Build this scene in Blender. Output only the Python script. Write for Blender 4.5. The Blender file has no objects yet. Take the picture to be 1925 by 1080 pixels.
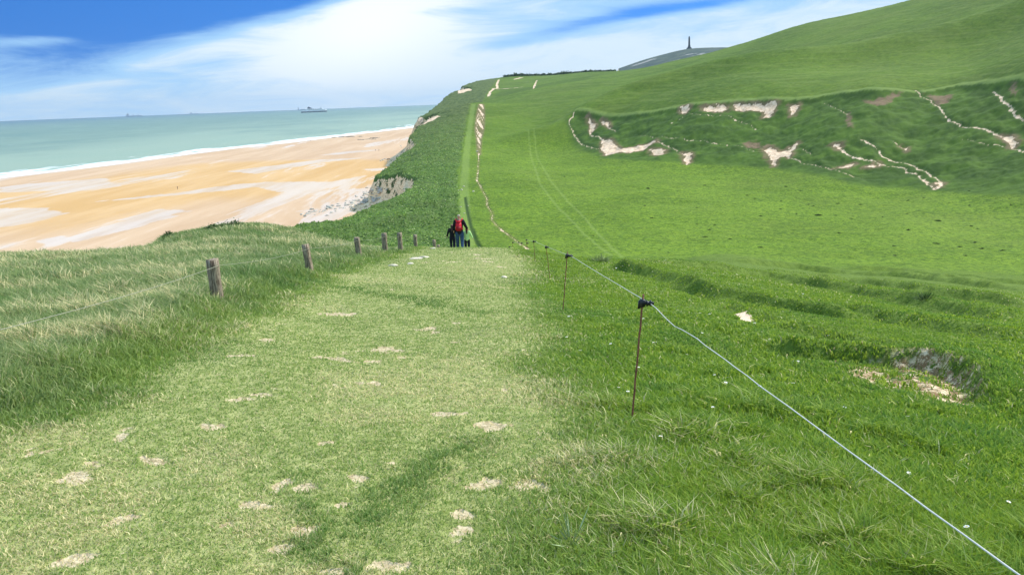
import bpy, bmesh, math, random
import numpy as np
from mathutils import Vector, Matrix, Quaternion
random.seed(7); RNG = np.random.default_rng(11)
SC = bpy.context.scene; COL = SC.collection
R = math.radians
# ------------------------------------------------------------------ camera
EYE = 1.6; FPX = 1570.0
PITCH = R(12.69); ROLL = R(2.1)
fw = np.array([0, math.cos(PITCH), -math.sin(PITCH)])
r0 = np.array([1.0, 0, 0]); u0 = np.array([0, math.sin(PITCH), math.cos(PITCH)])
rt = r0*math.cos(ROLL) - u0*math.sin(ROLL)
up = u0*math.cos(ROLL) + r0*math.sin(ROLL)
cam_d = bpy.data.cameras.new('camera'); cam = bpy.data.objects.new('camera', cam_d); COL.objects.link(cam)
cam_d.sensor_width = 36; cam_d.lens = 36*FPX/1925; cam_d.clip_start = 0.05; cam_d.clip_end = 60000
cam.matrix_world = Matrix(((rt[0], up[0], -fw[0], 0), (rt[1], up[1], -fw[1], 0), (rt[2], up[2], -fw[2], EYE), (0, 0, 0, 1)))
SC.camera = cam
def ray(px, py):
    d = fw*FPX + rt*(px-962.5) - up*(py-540)
    h = math.hypot(d[0], d[1])
    return d[0]/h, d[1]/h, d[2]/h
def PD(px, py, d):
    a, b, t = ray(px, py); return (a*d, b*d, EYE+t*d)
def PZ(px, py, z):
    a, b, t = ray(px, py); d = (z-EYE)/t; return (a*d, b*d, z)
def sstep(a, b, x):
    t = np.clip((x-a)/(b-a), 0, 1); return t*t*(3-2*t)
def vnoise(x, y, seed=0):
    xi = np.floor(x).astype(np.int64); yi = np.floor(y).astype(np.int64)
    fx = (x-xi); fy = (y-yi)
    fx = fx*fx*(3-2*fx); fy = fy*fy*(3-2*fy)
    def h(a, b):
        n = (a*374761393 + b*668265263 + seed*2246822519) & 0xffffffff
        n = ((n ^ (n >> 13))*1274126177) & 0xffffffff
        return ((n ^ (n >> 16)) & 0xffff)/65535.0
    return ((h(xi, yi)*(1-fx)+h(xi+1, yi)*fx)*(1-fy) + (h(xi, yi+1)*(1-fx)+h(xi+1, yi+1)*fx)*fy)*2-1
def fbm(x, y, sc, oc=3, seed=0, gain=.5):
    o = 0; a = 1.0; tot = 0
    for k in range(oc):
        f = (2.03**k)/sc
        ca, sa = math.cos(k*1.1+.3), math.sin(k*1.1+.3)
        o = o + a*vnoise((x*ca-y*sa)*f+k*17.3, (x*sa+y*ca)*f-k*9.1, seed+k); tot += a; a *= gain
    return o/tot
# ------------------------------------------------------------------ terrain control points
CP = []
def addp(w): CP.append(w)
for th in (-45, -30, -15, 0, 15, 30, 45):           # the grassy slope round the camera
    a = R(th)
    for d, s in ((1, -.10), (2, -.102), (4, -.105), (8, -.11)):
        s2 = s - (.0012*max(th, 0)*(d/8)) + (.0010*max(-th, 0))*(.4+d/10)
        addp((math.sin(a)*d, math.cos(a)*d, s2*d))
for p in [(1058, 585, 11.5), (1034, 525, 20), (410, 572, 12), (583, 514, 18.5), (675, 483, 26), (880, 468, 28.5), (960, 470, 28),
          (725, 470, 31), (752, 463, 37), (781, 462, 42), (800, 464, 40), (640, 453, 40), (560, 440, 43), (500, 434, 44),
          (0, 475, 30), (150, 470, 31), (280, 457, 32.5), (300, 441, 37), (430, 430, 44), (-250, 500, 27), (-600, 540, 25), (-300, 700, 9),
          (850, 560, 13), (600, 640, 9.4), (200, 600, 12), (0, 560, 16.5),
          (1175, 487, 34), (1300, 494, 40), (1300, 487, 70), (1300, 483, 105), (1500, 525, 38), (1500, 510, 60), (1500, 498, 90), (1700, 540, 38), (1700, 520, 62), (1700, 505, 92), (1925, 562, 38), (1925, 537, 62), (1925, 517, 90), (2200, 570, 60),
          (1300, 560, 15), (1500, 600, 13), (1700, 620, 12.5), (1925, 650, 12), (1400, 535, 24), (1650, 568, 24), (1925, 600, 24)]:
    addp(PD(*p))
for x, y, z in [(-2, 60, -13.2), (-14, 57, -13), (8, 62, -14), (-3, 95, -20.5), (-28, 90, -18.5), (9, 95, -21)]:
    addp((x, y, z))
for p in [(700, 432, -26.5), (600, 436, -26.5), (860, 455, -25.3), (980, 470, -25.0), (1100, 470, -25.0), (1300, 474, -24.8), (1600, 480, -24.4), (1925, 490, -24), (2200, 505, -22),
          (870, 400, -25.7), (870, 360, -25.2), (1000, 400, -25.7), (1150, 400, -25.5), (1400, 400, -25.3), (1925, 410, -26), (1700, 420, -25.2),
          (1050, 340, -24), (1250, 345, -24), (1450, 350, -25), (1650, 370, -26), (780, 400, -26), (960, 330, -22.5), (2250, 400, -26)]:
    addp(PZ(*p))
for p in [(878, 300, 335), (884, 250, 430), (892, 193, 545), (960, 270, 392), (980, 230, 465), (985, 195, 540), (1000, 300, 338),
          (830, 300, 333), (835, 250, 428), (838, 215, 505),
          (1030, 250, 425), (1060, 220, 450), (1100, 170, 580), (1100, 205, 460), (1040, 160, 680),
          # hollow: foot of the scarp and its lip
          (1068, 266, 392), (1130, 300, 320), (1300, 309, 290), (1450, 317, 272), (1600, 346, 242), (1925, 367, 215), (2200, 385, 200),
          (1085, 238, 410), (1200, 215, 372), (1310, 197, 352), (1460, 187, 335), (1650, 170, 318), (1925, 149, 300), (2250, 125, 285),
          (1200, 250, 350), (1460, 245, 312), (1700, 250, 286), (1925, 250, 268),
          # hill above
          (1250, 165, 500), (1400, 120, 540), (1500, 100, 520), (1650, 80, 470), (1800, 60, 450), (1925, 60, 400), (1600, 130, 400), (1800, 110, 390),
          (1345, 97, 720), (1329, 102, 730), (1275, 113, 750), (1221, 126, 780), (1400, 82, 700), (1500, 50, 660), (1730, 0, 600), (1925, -45, 560), (2250, -110, 530), (1165, 135, 820),
          # far rise
          (925, 175, 780), (945, 162, 900), (960, 143, 1150), (1060, 140, 1120), (1110, 136, 1100), (900, 172, 830), (870, 162, 950), (905, 152, 1060), (935, 147, 1150), (1000, 150, 1020)]:
    addp(PD(*p))
for px, d, s in [(893, 600, -.006), (985, 600, .003), (920, 680, .001), (1345, 1000, .035), (1600, 900, .06), (1925, 800, .09), (2250, 800, .1),
                 (960, 1500, .012), (1100, 1500, .012), (1250, 1300, .015), (1700, 1500, .04), (2250, 2000, .04), (1000, 2600, .008), (700, 1500, .0), (600, 400, -.08), (600, 900, -.03), (300, 100, -.15), (200, 400, -.09), (0, 100, -.15)]:
    a, b, t = ray(px, 190); addp((a*d, b*d, s*d))
for p in [(1170, 131, 2060), (1200, 117, 2120), (1245, 103, 2180), (1295, 92, 2220), (1340, 92, 2280), (1400, 92, 2280)]:
    addp(PD(*p))
for px in (1170, 1295, 1400): a, b, t = ray(px, 190); addp((a*3000, b*3000, .02*3000))
CPA = np.array(CP)
KT = 3.0
def feats(x, y):
    th = np.arctan2(x, y); d = np.maximum(np.hypot(x, y), 1.0)
    w = sstep(.85, 1.5, np.abs(th)); th2 = np.clip(th, -.85, .85)
    return th2*KT, np.log(d), w
fu, fv, _ = feats(CPA[:, 0], CPA[:, 1])
sval = CPA[:, 2]/np.maximum(np.hypot(CPA[:, 0], CPA[:, 1]), 1)
def kern(r2): return np.where(r2 > 0, .5*r2*np.log(np.maximum(r2, 1e-20)), 0)
n = len(CPA)
K = kern((fu[:, None]-fu)**2+(fv[:, None]-fv)**2) + np.eye(n)*2e-4
Pm = np.stack([np.ones(n), fu, fv], 1)
A = np.zeros((n+3, n+3)); A[:n, :n] = K; A[:n, n:] = Pm; A[n:, :n] = Pm.T
sol = np.linalg.solve(A, np.concatenate([sval, np.zeros(3)]))
W, C3 = sol[:n].astype(np.float32), sol[n:]
fu32 = fu.astype(np.float32); fv32 = fv.astype(np.float32)
def Hb(x, y):
    """smooth land height"""
    x = np.asarray(x, float); y = np.asarray(y, float); sh = x.shape
    x = x.ravel(); y = y.ravel(); out = np.empty(len(x))
    for i in range(0, len(x), 60000):
        xs, ys = x[i:i+60000], y[i:i+60000]
        u, v, w = feats(xs, ys); u32 = u.astype(np.float32); v32 = v.astype(np.float32)
        r2 = (u32[:, None]-fu32)**2 + (v32[:, None]-fv32)**2 + np.float32(1e-12)
        s = (.5*r2*np.log(r2)) @ W + C3[0] + C3[1]*u + C3[2]*v
        d = np.hypot(xs, ys)
        s = s*(1-w) + w*np.where(d < 200, .03, 0.0)
        out[i:i+60000] = s*d
    return out.reshape(sh)
DS = np.exp(np.linspace(math.log(1.2), math.log(3200), 900))
def hit(px, py, off=0.0, dmin=0.0, H=None):
    H = H or Hb
    a, b, t = ray(px, py)
    g = EYE+t*DS - (H(a*DS, b*DS)+off)
    ok = DS > dmin
    ix = np.where((g <= 0) & ok)[0]
    if len(ix) == 0:
        i = int(np.argmin(np.where(ok, g/DS, 9))); d = DS[i]
    else:
        i = ix[0]
        if i == 0 or not ok[i-1]: d = DS[i]
        else: d = DS[i-1]+(DS[i]-DS[i-1])*g[i-1]/(g[i-1]-g[i])
    return (a*d, b*d)
def hit_up(px, py, off, dmin, H=None):
    """beyond a brow: where the ground has dropped so far that something off metres tall just reaches the ray"""
    H = H or Hb
    a, b, t = ray(px, py); D = np.linspace(dmin, 110, 500); g = EYE+t*D-(H(a*D, b*D)+off); i = int(np.argmax(g >= 0)); return (a*D[i], b*D[i])
def hits(L, **k): return [hit(p[0], p[1], **k) for p in L]
# ------------------------------------------------------------------ plan geometry helpers
def pdist(x, y, pts, marg, closed=False):
    """distance to polyline, inf where farther than marg; with parameter 0..1 along it"""
    out = np.full(x.shape, 1e9); par = np.zeros(x.shape)
    P = np.array(pts, float)[:, :2]
    if closed: P = np.vstack([P, P[:1]])
    bb = (x > P[:, 0].min()-marg) & (x < P[:, 0].max()+marg) & (y > P[:, 1].min()-marg) & (y < P[:, 1].max()+marg)
    ix = np.where(bb)[0]
    if len(ix) == 0: return out, par
    xs, ys = x[ix], y[ix]; o = np.full(len(ix), 1e9); q = np.zeros(len(ix))
    ns = len(P)-1
    for i in range(ns):
        ax, ay = P[i]; bx, by = P[i+1]; dx, dy = bx-ax, by-ay; L2 = dx*dx+dy*dy+1e-12
        t = np.clip(((xs-ax)*dx+(ys-ay)*dy)/L2, 0, 1)
        dd = np.hypot(xs-ax-t*dx, ys-ay-t*dy); m = dd < o
        o = np.where(m, dd, o); q = np.where(m, (i+t)/ns, q)
    out[ix] = o; par[ix] = q
    return out, par
def inside(x, y, pts):
    P = np.array(pts, float)[:, :2]; r = np.zeros(x.shape, bool)
    bb = np.where((x > P[:, 0].min()) & (x < P[:, 0].max()) & (y > P[:, 1].min()) & (y < P[:, 1].max()))[0]
    xs, ys = x[bb], y[bb]; c = np.zeros(len(bb), bool); n = len(P); j = n-1
    for i in range(n):
        xi, yi = P[i]; xj, yj = P[j]
        if yi != yj: c ^= ((yi > ys) != (yj > ys)) & (xs < (xj-xi)*(ys-yi)/(yj-yi)+xi)
        j = i
    r[bb] = c; return r
def sdf(x, y, pts, marg):
    d, _ = pdist(x, y, pts, marg, True); d = np.minimum(d, marg)
    return np.where(inside(x, y, pts), d, -d)
# ------------------------------------------------------------------ the coast
coast_px = [(0, 475, 30), (150, 470, 31), (280, 457, 32.5), (300, 441, 37), (430, 430, 44)]
coast = [(-40, -400), (-30, -60), (-22, 0), (-19, 15)] + [PD(*p)[:2] for p in coast_px]
coast += [(-16, 60), (-24, 85), (-38, 125)] + [PD(*p)[:2] for p in
    [(440, 425, 172), (500, 414, 195), (560, 405, 215), (640, 398, 222), (672, 386, 232), (705, 374, 243), (740, 357, 255), (772, 343, 268), (785, 331, 292),
     (750, 331, 318), (703, 336, 330), (712, 325, 338), (735, 316, 350), (745, 305, 372), (752, 293, 385), (768, 290, 392), (785, 286, 399), (780, 274, 415), (767, 258, 442),
     (776, 247, 462), (786, 240, 478), (803, 230, 505), (830, 219, 540), (810, 219, 556), (785, 222, 560), (789, 212, 620), (812, 200, 720), (838, 184, 840), (853, 177, 890),
     (888, 168, 905), (866, 163, 945), (880, 159, 1000), (900, 152, 1080), (935, 147, 1160)]]
coast += [(60, 1500), (180, 1900)] + [PD(1165, 133, 2050)[:2]] + [(330, 2500), (500, 3300), (900, 6000)]
land_poly = coast + [(9000, 6000), (9000, -400)]
SEA = -38.46
water = [(-480, -200), PZ(-700, 520, SEA)[:2], PZ(-300, 400, SEA)[:2], PZ(0, 335, SEA)[:2], PZ(200, 311, SEA)[:2], PZ(330, 294, SEA)[:2], PZ(430, 280, SEA)[:2], PZ(560, 266, SEA)[:2], PZ(700, 249, SEA)[:2], PZ(790, 238, SEA)[:2], (-120, 2400), (100, 4000), (300, 6000)]
# ------------------------------------------------------------------ image-measured outlines, laid on the land
def c3(L): return [(1050+.4545*a, 130+.4545*b) for a, b in L]
PIT = hits([(1085, 239), (1110, 235), (1160, 222), (1200, 215), (1260, 205), (1310, 197), (1380, 191), (1460, 188), (1550, 180), (1650, 170), (1800, 160), (1925, 150), (2150, 133), (2300, 125),
            (2300, 390), (2150, 380), (1925, 366), (1800, 362), (1700, 352), (1600, 345), (1540, 330), (1450, 315), (1380, 311), (1300, 308), (1200, 302), (1130, 297), (1090, 280), (1068, 262), (1070, 250)], dmin=150)
LIP = PIT[:14]
SCARS = [c3(l) for l in [
 [(180, 290), (215, 288), (235, 310), (260, 330), (310, 325), (390, 300), (412, 305), (370, 322), (300, 347), (235, 347), (200, 357), (178, 335)],
 [(845, 330), (880, 322), (905, 345), (960, 325), (990, 308), (968, 345), (960, 372), (910, 372), (888, 402), (872, 372)],
 [(508, 340), (545, 342), (552, 370), (530, 392), (520, 365)], [(380, 330), (447, 333), (432, 354), (393, 350)],
 [(590, 150), (700, 143), (692, 170), (610, 167)], [(725, 138), (850, 138), (908, 132), (880, 182), (842, 197), (858, 160), (730, 161)],
 [(958, 140), (997, 137), (982, 172), (963, 184)], [(1128, 312), (1170, 307), (1162, 330)],
 [(1140, 402), (1190, 378), (1228, 381), (1180, 402)], [(1828, 262), (1880, 272), (1897, 300), (1882, 318), (1850, 292)],
 [(1262, 402), (1328, 384), (1312, 402)], [(120, 238), (158, 243), (142, 266), (130, 250)], [(178, 225), (208, 222), (214, 240), (200, 238)],
 [(505, 155), (545, 152), (530, 175), (510, 172)], [(1420, 325), (1444, 330), (1438, 345)], [(1560, 468), (1595, 464), (1575, 492)]]]
BROWN = [c3(l) for l in [[(1260, 113), (1290, 140), (1345, 147), (1425, 93), (1370, 98), (1300, 112)], [(1190, 175), (1205, 172), (1220, 247), (1200, 250), (1190, 205)],
 [(758, 300), (832, 296), (843, 326), (775, 322)], [(1515, 98), (1640, 98), (1610, 130), (1575, 147)], [(1870, 55), (1900, 55), (1890, 105), (1875, 95)], [(845, 318), (890, 314), (895, 332), (850, 336)]]]
SLINES = [c3(l) for l in [[(65, 250), (42, 285), (100, 315), (185, 334)], [(132, 240), (133, 278), (190, 290)], [(325, 272), (450, 290), (600, 295), (760, 320), (850, 350)], [(410, 305), (465, 322), (512, 345)],
 [(940, 372), (1090, 400), (1200, 425), (1272, 452)], [(1160, 325), (1230, 360), (1330, 385), (1410, 405), (1480, 430), (1562, 497)], [(1250, 290), (1290, 310), (1330, 350), (1380, 370), (1450, 390), (1540, 430), (1592, 467)],
 [(1475, 85), (1570, 145), (1610, 210), (1680, 235), (1780, 250), (1840, 270), (1890, 320), (1925, 345)], [(1800, 80), (1840, 125), (1880, 160), (1900, 190), (1925, 205)],
 [(180, 228), (240, 258)], [(500, 165), (570, 185), (700, 190), (760, 205), (822, 242)], [(460, 225), (520, 190)], [(1100, 130), (1160, 150), (1195, 180)], [(1680, 290), (1760, 305), (1860, 315)], [(1380, 305), (1430, 330)], [(1000, 325), (1045, 355)]]]
SCW = [hits(l, dmin=150) for l in SCARS]; BRW = [hits(l, dmin=150) for l in BROWN]; SLW = [hits(l, dmin=150) for l in SLINES]
SLWID = [.6, .9, .4, .7, .5, .8, .8, .75, 1.0, .7, .45, .7, .4, .3, .3, .3]
PATH = hits([(-500, 1500), (-350, 900), (0, 800), (200, 762), (330, 700), (430, 630), (560, 565), (660, 512), (740, 484), (800, 468)]) + [(-3.5, 34), (-3.5, 55), (-.5, 55), (-.2, 34)] + \
       hits([(962, 474), (985, 500), (978, 560), (1000, 620), (990, 680), (1040, 760), (1060, 850), (1040, 930), (1010, 1000), (1050, 1080), (1050, 1500)])
STRIP = [(-1.8, 40), (-6, 70), (-9.5, 110)] + hits([(880, 455), (878, 440), (874, 400), (872, 360), (873, 340), (876, 300), (880, 262), (884, 235), (890, 196)], dmin=120)
CHALKSTRIP = hits([(901, 195), (909, 195), (911, 215), (910, 240), (905, 262), (903, 291), (898, 291), (896, 262), (893, 240), (896, 215)], dmin=150)
EROS = hits([(900, 288), (899, 315), (897, 338), (903, 350), (915, 372), (916, 385), (925, 400), (925, 412), (935, 425), (948, 435), (965, 447), (985, 463), (1000, 473)], dmin=90)
RUT = hits([(874, 370), (878, 395), (885, 425), (897, 455), (907, 470)], dmin=90)
TRACKS = [hits(l, dmin=100) for l in [[(993, 262), (1000, 300), (1015, 345), (1045, 385), (1080, 420), (1115, 455), (1150, 480)], [(1003, 262), (1012, 300), (1035, 340), (1065, 375), (1100, 410), (1130, 445), (1170, 482)]]]
CLW = [hits(l, dmin=400) for l in [[(864, 165), (872, 164), (888, 169), (878, 172), (868, 175), (861, 176)], [(784, 222), (800, 221), (828, 218), (815, 226), (800, 232), (785, 238)], [(770, 260), (776, 268), (783, 287), (764, 289)]]]
FARCH = [hits(l, dmin=600) for l in [[(918, 181), (922, 172), (930, 166)], [(922, 166), (935, 167), (960, 166), (985, 163)], [(938, 150), (934, 158), (935, 166)], [(1009, 151), (1003, 166)], [(968, 149), (980, 146)]]]
DARKFIELD = hits([(945, 166), (1000, 163), (1100, 145), (1130, 140), (1100, 150), (1040, 160), (985, 172), (930, 183)], dmin=600)
SCRUBP = [(-200, 58), (-8, 58), (-7.5, 70), (-12, 110)] + hits([(866, 455), (862, 400), (861, 360), (861, 340), (866, 300), (871, 262), (875, 235), (884, 196)], dmin=120) + [PD(898, 192, 620)[:2], PD(915, 182, 780)[:2], PD(925, 168, 900)[:2], PD(936, 150, 1080)[:2], (-30, 1400), (-400, 1400), (-300, 700)]
BANK1 = hits([(1150, 498), (1174, 503), (1230, 514), (1285, 532), (1340, 552), (1400, 566), (1480, 580), (1560, 592), (1640, 600)])
BANK2 = hits([(1200, 491), (1330, 500), (1450, 519), (1600, 545), (1720, 568), (1830, 590), (1960, 622)])
BANK3 = hits([(1400, 508), (1600, 528), (1700, 540), (1800, 556), (1990, 585)])
BANK4 = hits([(1420, 645), (1500, 652), (1560, 655), (1640, 660), (1720, 664), (1800, 684), (1850, 712), (1880, 750), (1900, 790)])
BANK5 = hits([(1560, 580), (1680, 598), (1800, 622), (1960, 655)])
BANK6 = hits([(1350, 494), (1500, 503), (1700, 520), (1990, 556)])
BANK7 = hits([(1230, 530), (1330, 548), (1420, 590), (1500, 618), (1640, 640), (1800, 662)])
BANK8 = hits([(1560, 505), (1700, 512), (1850, 526), (1990, 540)])
BANKS = [(BANK1, .30, .55), (BANK2, .34, .8), (BANK3, .36, 1.0), (BANK4, .20, .3), (BANK5, .20, .5), (BANK6, .45, 1.3), (BANK7, .10, .5), (BANK8, .4, 1.5)]
HOLE = hits([(1590, 672), (1650, 662), (1720, 662), (1790, 680), (1830, 705), (1860, 745), (1800, 765), (1740, 760), (1700, 735), (1640, 715), (1600, 700)])
BARE = [(285, 860, .13), (172, 870, .09), (525, 849, .11), (672, 896, .13), (565, 915, .16), (618, 832, .12), (428, 985, .13), (722, 1062, .11), (720, 656, .3), (640, 676, .2), (808, 616, .22), (995, 912, .16), (925, 800, .2),
        (560, 995, .1), (528, 1028, .08), (640, 945, .1), (1010, 935, .1), (450, 750, .16), (490, 740, .14), (735, 870, .09), (395, 800, .12), (900, 905, .14), (865, 960, .12), (130, 1055, .1), (260, 970, .12), (700, 680, .2), (850, 780, .15), (640, 590, .3), (802, 493, .28), (828, 490, .35), (850, 492, .4), (908, 486, .45), (925, 492, .25), (943, 501, .3), (700, 720, .18), (480, 950, .12), (620, 1070, .1)]
BAREW = [(hit(a, b), r) for a, b, r in BARE]
LUSH = [(hits([(690, 1000), (760, 920), (830, 860), (900, 830)]), .14), (hits([(640, 540), (760, 560), (900, 590)]), .25), (hits([(560, 900), (600, 1010), (640, 1080)]), .1)]
SCR1 = hits([(1375, 588), (1395, 586), (1425, 600), (1410, 606), (1390, 600)])
SPURL = [PD(1040, 262, 400)[:2], PD(1160, 200, 430)[:2], PD(1300, 160, 440)[:2], PD(1500, 125, 430)[:2], PD(1700, 75, 430)[:2], PD(1925, 20, 440)[:2], PD(2200, -50, 450)[:2]]

def fields(x, y):
    """all material masks, as flat arrays"""
    f = {}; d = np.hypot(x, y)
    n1 = fbm(x, y, 1.2, 3, 5); n2 = fbm(x, y, 5.0, 3, 6); n3 = fbm(x, y, .25, 3, 8); f['n1'] = n1; f['n2'] = n2; f['n3'] = n3
    cwx = x + sstep(80, 180, d)*(1.6*fbm(x, y, 9, 3, 23)); cwy = y + sstep(80, 180, d)*(2.0*fbm(x, y, 9, 3, 24)); sl = inside(cwx, cwy, land_poly); q, _ = pdist(cwx, cwy, coast, 80); q = np.minimum(q, 80)
    nz = fbm(x, y, 14, 3, 21)*1.6 + fbm(x, y, 4, 3, 22)*.9
    nz = nz*sstep(60, 200, d)+ .5*n1*(1-sstep(60, 200, d))
    f['q'] = np.where(sl, -q, q) + nz*sstep(0, 3, q)
    f['nearw'] = sstep(105, 45, d)
    sp = sdf(x, y, PATH, 6); f['path'] = sstep(-.75, .45, sp + n1*.3 + n3*.08)*f['nearw']
    f['left'] = sstep(.2, 1.2, -sp + n1*.25)*(x < -0.5)*f['nearw']
    ds, _ = pdist(x, y, STRIP, 6); f['strip'] = sstep(1.75, 1.0, ds + n1*.35)*sstep(45, 60, d)
    ss = sdf(x, y, SCRUBP, 30); f['scrub'] = sstep(-.7, .9, ss + n1*.9 + n2*1.3)*sstep(50, 62, d)
    pit = sdf(x, y, PIT, 30); f['pitd'] = pit; f['pit'] = sstep(-2.2, 2.0, pit + n2*1.6 + n1*.6)
    ld, _ = pdist(x, y, LIP, 40); f['lip'] = ld
    ch = np.zeros(x.shape); br = np.zeros(x.shape); pl = np.zeros(x.shape); dk = np.zeros(x.shape)
    wx = x + n1*.8; wy = y + fbm(x, y, 1.6, 2, 31)*1.6
    for L in SCW:
        s = sdf(wx, wy, L, 5); ch = np.maximum(ch, sstep(-.4, .5, s + .7*fbm(x, y, 1.1, 3, 33))*(.88+.35*n1)); br = np.maximum(br, sstep(-2.0, -.2, s+n1*.6)*.85)
    for L in CLW: ch = np.maximum(ch, sstep(-1.5, 1.0, sdf(x+n1*1.2, y+n2*2, L, 8)))
    pl = np.maximum(pl, .55*sstep(4.0, .5, ld+n1*1.2)*(pit < .3))
    for L in BRW: br = np.maximum(br, sstep(-.5, .6, sdf(wx, wy, L, 5)))
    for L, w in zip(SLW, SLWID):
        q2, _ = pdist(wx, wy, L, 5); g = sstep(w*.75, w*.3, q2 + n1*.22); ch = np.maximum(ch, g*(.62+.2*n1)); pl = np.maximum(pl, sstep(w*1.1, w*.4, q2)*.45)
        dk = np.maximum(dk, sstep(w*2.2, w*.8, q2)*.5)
    s = sdf(x, y, CHALKSTRIP, 5); st = sstep(-.05, .45, s + n1*.6)
    ch = np.maximum(ch, st*.66*sstep(-.2, 0.2, vnoise(x*1.6+y*.2, y*.05, 77)+.25*n1)); br = np.maximum(br, sstep(-1.0, .2, s)*.7)
    q2, pr = pdist(x+n1*.35, y, EROS, 4); w = .06+.28*vnoise(pr*40, pr*0, 3)**2; ch = np.maximum(ch, sstep(w+.10, w, q2)*.62*sstep(-.5, .1, fbm(x, y, 2.5, 2, 41)+.25)); br = np.maximum(br, sstep(.8, .2, q2)*.35)
    q2, _ = pdist(x, y, RUT, 4); dk = np.maximum(dk, sstep(.6, .15, q2 + n1*.1)*.9)
    for T in TRACKS: q2, _ = pdist(x, y, T, 4); pl = np.maximum(pl, sstep(.5, .1, q2 + n1*.12)*.32)
    for T, w in zip(FARCH, (1.0, 1.3, .8, .5, 2.2)): q2, _ = pdist(x, y, T, 12); ch = np.maximum(ch, sstep(w+.8, w-.3, q2 + n2*1.2))
    s = sdf(x, y, DARKFIELD, 20); dk = np.maximum(dk, sstep(-2, 2, s)*.25)
    bare = np.zeros(x.shape); n4 = fbm(x, y, .10, 4, 58)
    for (bx, by), r in BAREW:
        m = (np.abs(x-bx) < r*3) & (np.abs(y-by) < r*3)
        if m.any():
            r = r*.60
            rr = np.hypot((x[m]-bx)*.75, y[m]-by)/r; bare[m] = np.maximum(bare[m], sstep(1.15, .5, rr*1.1 + n4[m]*1.25 + n3[m]*.6))
    nb = fbm(x, y, .34, 4, 51); bare = np.maximum(bare, sstep(.36, .66, nb + .25*fbm(x, y, 2.5, 2, 52) + n4*.25)*.75*f['path'])
    f['bare'] = bare
    s = sdf(x+n3*.1, y+n3*.15, HOLE, 2); f['hole'] = sstep(-.05, .22, s + n4*.30 + n3*.15); f['holed'] = s
    s = sdf(x+n3*.1, y+n3*.1, SCR1, 2); ch = np.maximum(ch, sstep(.0, .07, s + n4*.10))
    lu = np.zeros(x.shape)
    for L, w in LUSH: q2, _ = pdist(x+n3*.1, y+n3*.1, L, 2); lu = np.maximum(lu, sstep(w*1.5, w*.2, q2 + n4*.14 + n3*.1)*(.5+.5*sstep(-.3, .2, n3)))
    f['lush'] = lu
    gr = sstep(.25, .9, f['q'] + n1*.35)
    f['ch'] = ch; f['br'] = br; f['pl'] = pl; f['dk'] = dk; f['cliff'] = gr
    return f
def hfull(x, y, f=None):
    x = np.asarray(x, float).ravel(); y = np.asarray(y, float).ravel()
    if f is None: f = fields(x, y)
    z = Hb(x, y); d = np.hypot(x, y); nw = f['nearw']
    right = sstep(.6, 2.5, x)
    # near ground
    z = z + nw*(n_amp(.02, .05, f['path'])*f['n1'] + .012*f['n3']*(1-f['path']*.5) + f['left']*(.05*fbm(x, y, .8, 2, 61) + .12*sstep(26,14,d) - .22*sstep(22,36,d) + .07*fbm(x, y, 3.5, 2, 62)) + right*(1-f['path'])*(.05*fbm(x, y, 1.1, 2, 63) + .1*fbm(x, y, 4, 2, 64)))
    z = z - .015*f['bare']*nw
    for P, a, w in BANKS:
        q2, pr = pdist(x, y, P, 5)
        m = np.where(q2 < 5)[0]
        if len(m) == 0: continue
        # radial signed offset: beyond the line is high and rolls off, nearer is a steep face
        Pn = np.array(P)[:, :2]; th = np.arctan2(Pn[:, 0], Pn[:, 1]); o = np.argsort(th); dl = np.interp(np.arctan2(x[m], y[m]), th[o], np.hypot(Pn[:, 0], Pn[:, 1])[o])
        s = (d[m]-dl) * np.clip(q2[m]/np.maximum(np.abs(d[m]-dl), 1e-3), 0, 1) + .35*w*f['n1'][m]
        end = sstep(0, .12, pr[m])*sstep(1, .88, pr[m])
        prof = np.where(s < 0, np.exp(-(s/(w*.35))**2), np.exp(-(s/(w*1.6))**2)) - .55*np.exp(-((s+w*.8)/(w*.5))**2)
        z[m] += .8*a*prof*end*(.9+.55*fbm(x[m], y[m], 2.2, 3, 71))
    z = z - sstep(-.2, .4, f['holed'])*.06*(1+.5*f['n3']) + f['hole']*.04*fbm(x, y, .16, 3, 72)
    z = z + np.where(d < 60, f['n3']*.03*f['hole'], 0)
    far = 1-nw
    z = z + far*(.15*f['n1'] + .30*f['n2'] + .05*fbm(x, y, .6, 2, 98))*(1-f['strip'])
    # coastal scrub
    z = z + f['scrub']*(.45*np.abs(f['n1']) + .25*fbm(x, y, .7, 2, 81) + .6*f['n2'])
    # hollow
    p = f['pitd']; ins = f['pit']; ld = f['lip']
    z = z - ins*(.75*sstep(0, 3.0, p)*sstep(26, 4, ld))
    rid = 1-np.abs(fbm(x, y, 11, 3, 91)); z = z + ins*sstep(0, 8, p)*(1.2*(rid-.75) + .45*f['n2'] + .15*f['n1'] + .9*fbm(x, y, 26, 2, 93))
    z = z + sstep(2.2, 0, np.abs(p+1.0))*.28*(ld < 8)
    # swell in the hill above, ditch by the path, chalk paths worn in
    q2, _ = pdist(x, y, SPURL, 140); z = z + 8*np.exp(-(np.minimum(q2, 140)/20)**2)*sstep(260, 330, d)
    z = z - far*(.25*f['ch'] + .3*f['dk']*(1-sstep(600, 700, d)))
    # cliffs
    q = f['q']; Hc = np.maximum(z-SEA, 0)
    tal = SEA + .50*(Hc*.5/.50 - q) + .5*fbm(x, y, 3, 3, 95)
    cl = z - 2.3*np.maximum(q, 0)*(1+.25*fbm(x, y, 5, 2, 96)) + .5*fbm(x, y, 2.0, 2, 97)*sstep(.5, 3, q)
    z = np.where(q > 0, np.maximum(np.maximum(cl, tal), SEA-3.5), z)
    return z
def n_amp(a, b, t): return a*t + b*(1-t)
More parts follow.
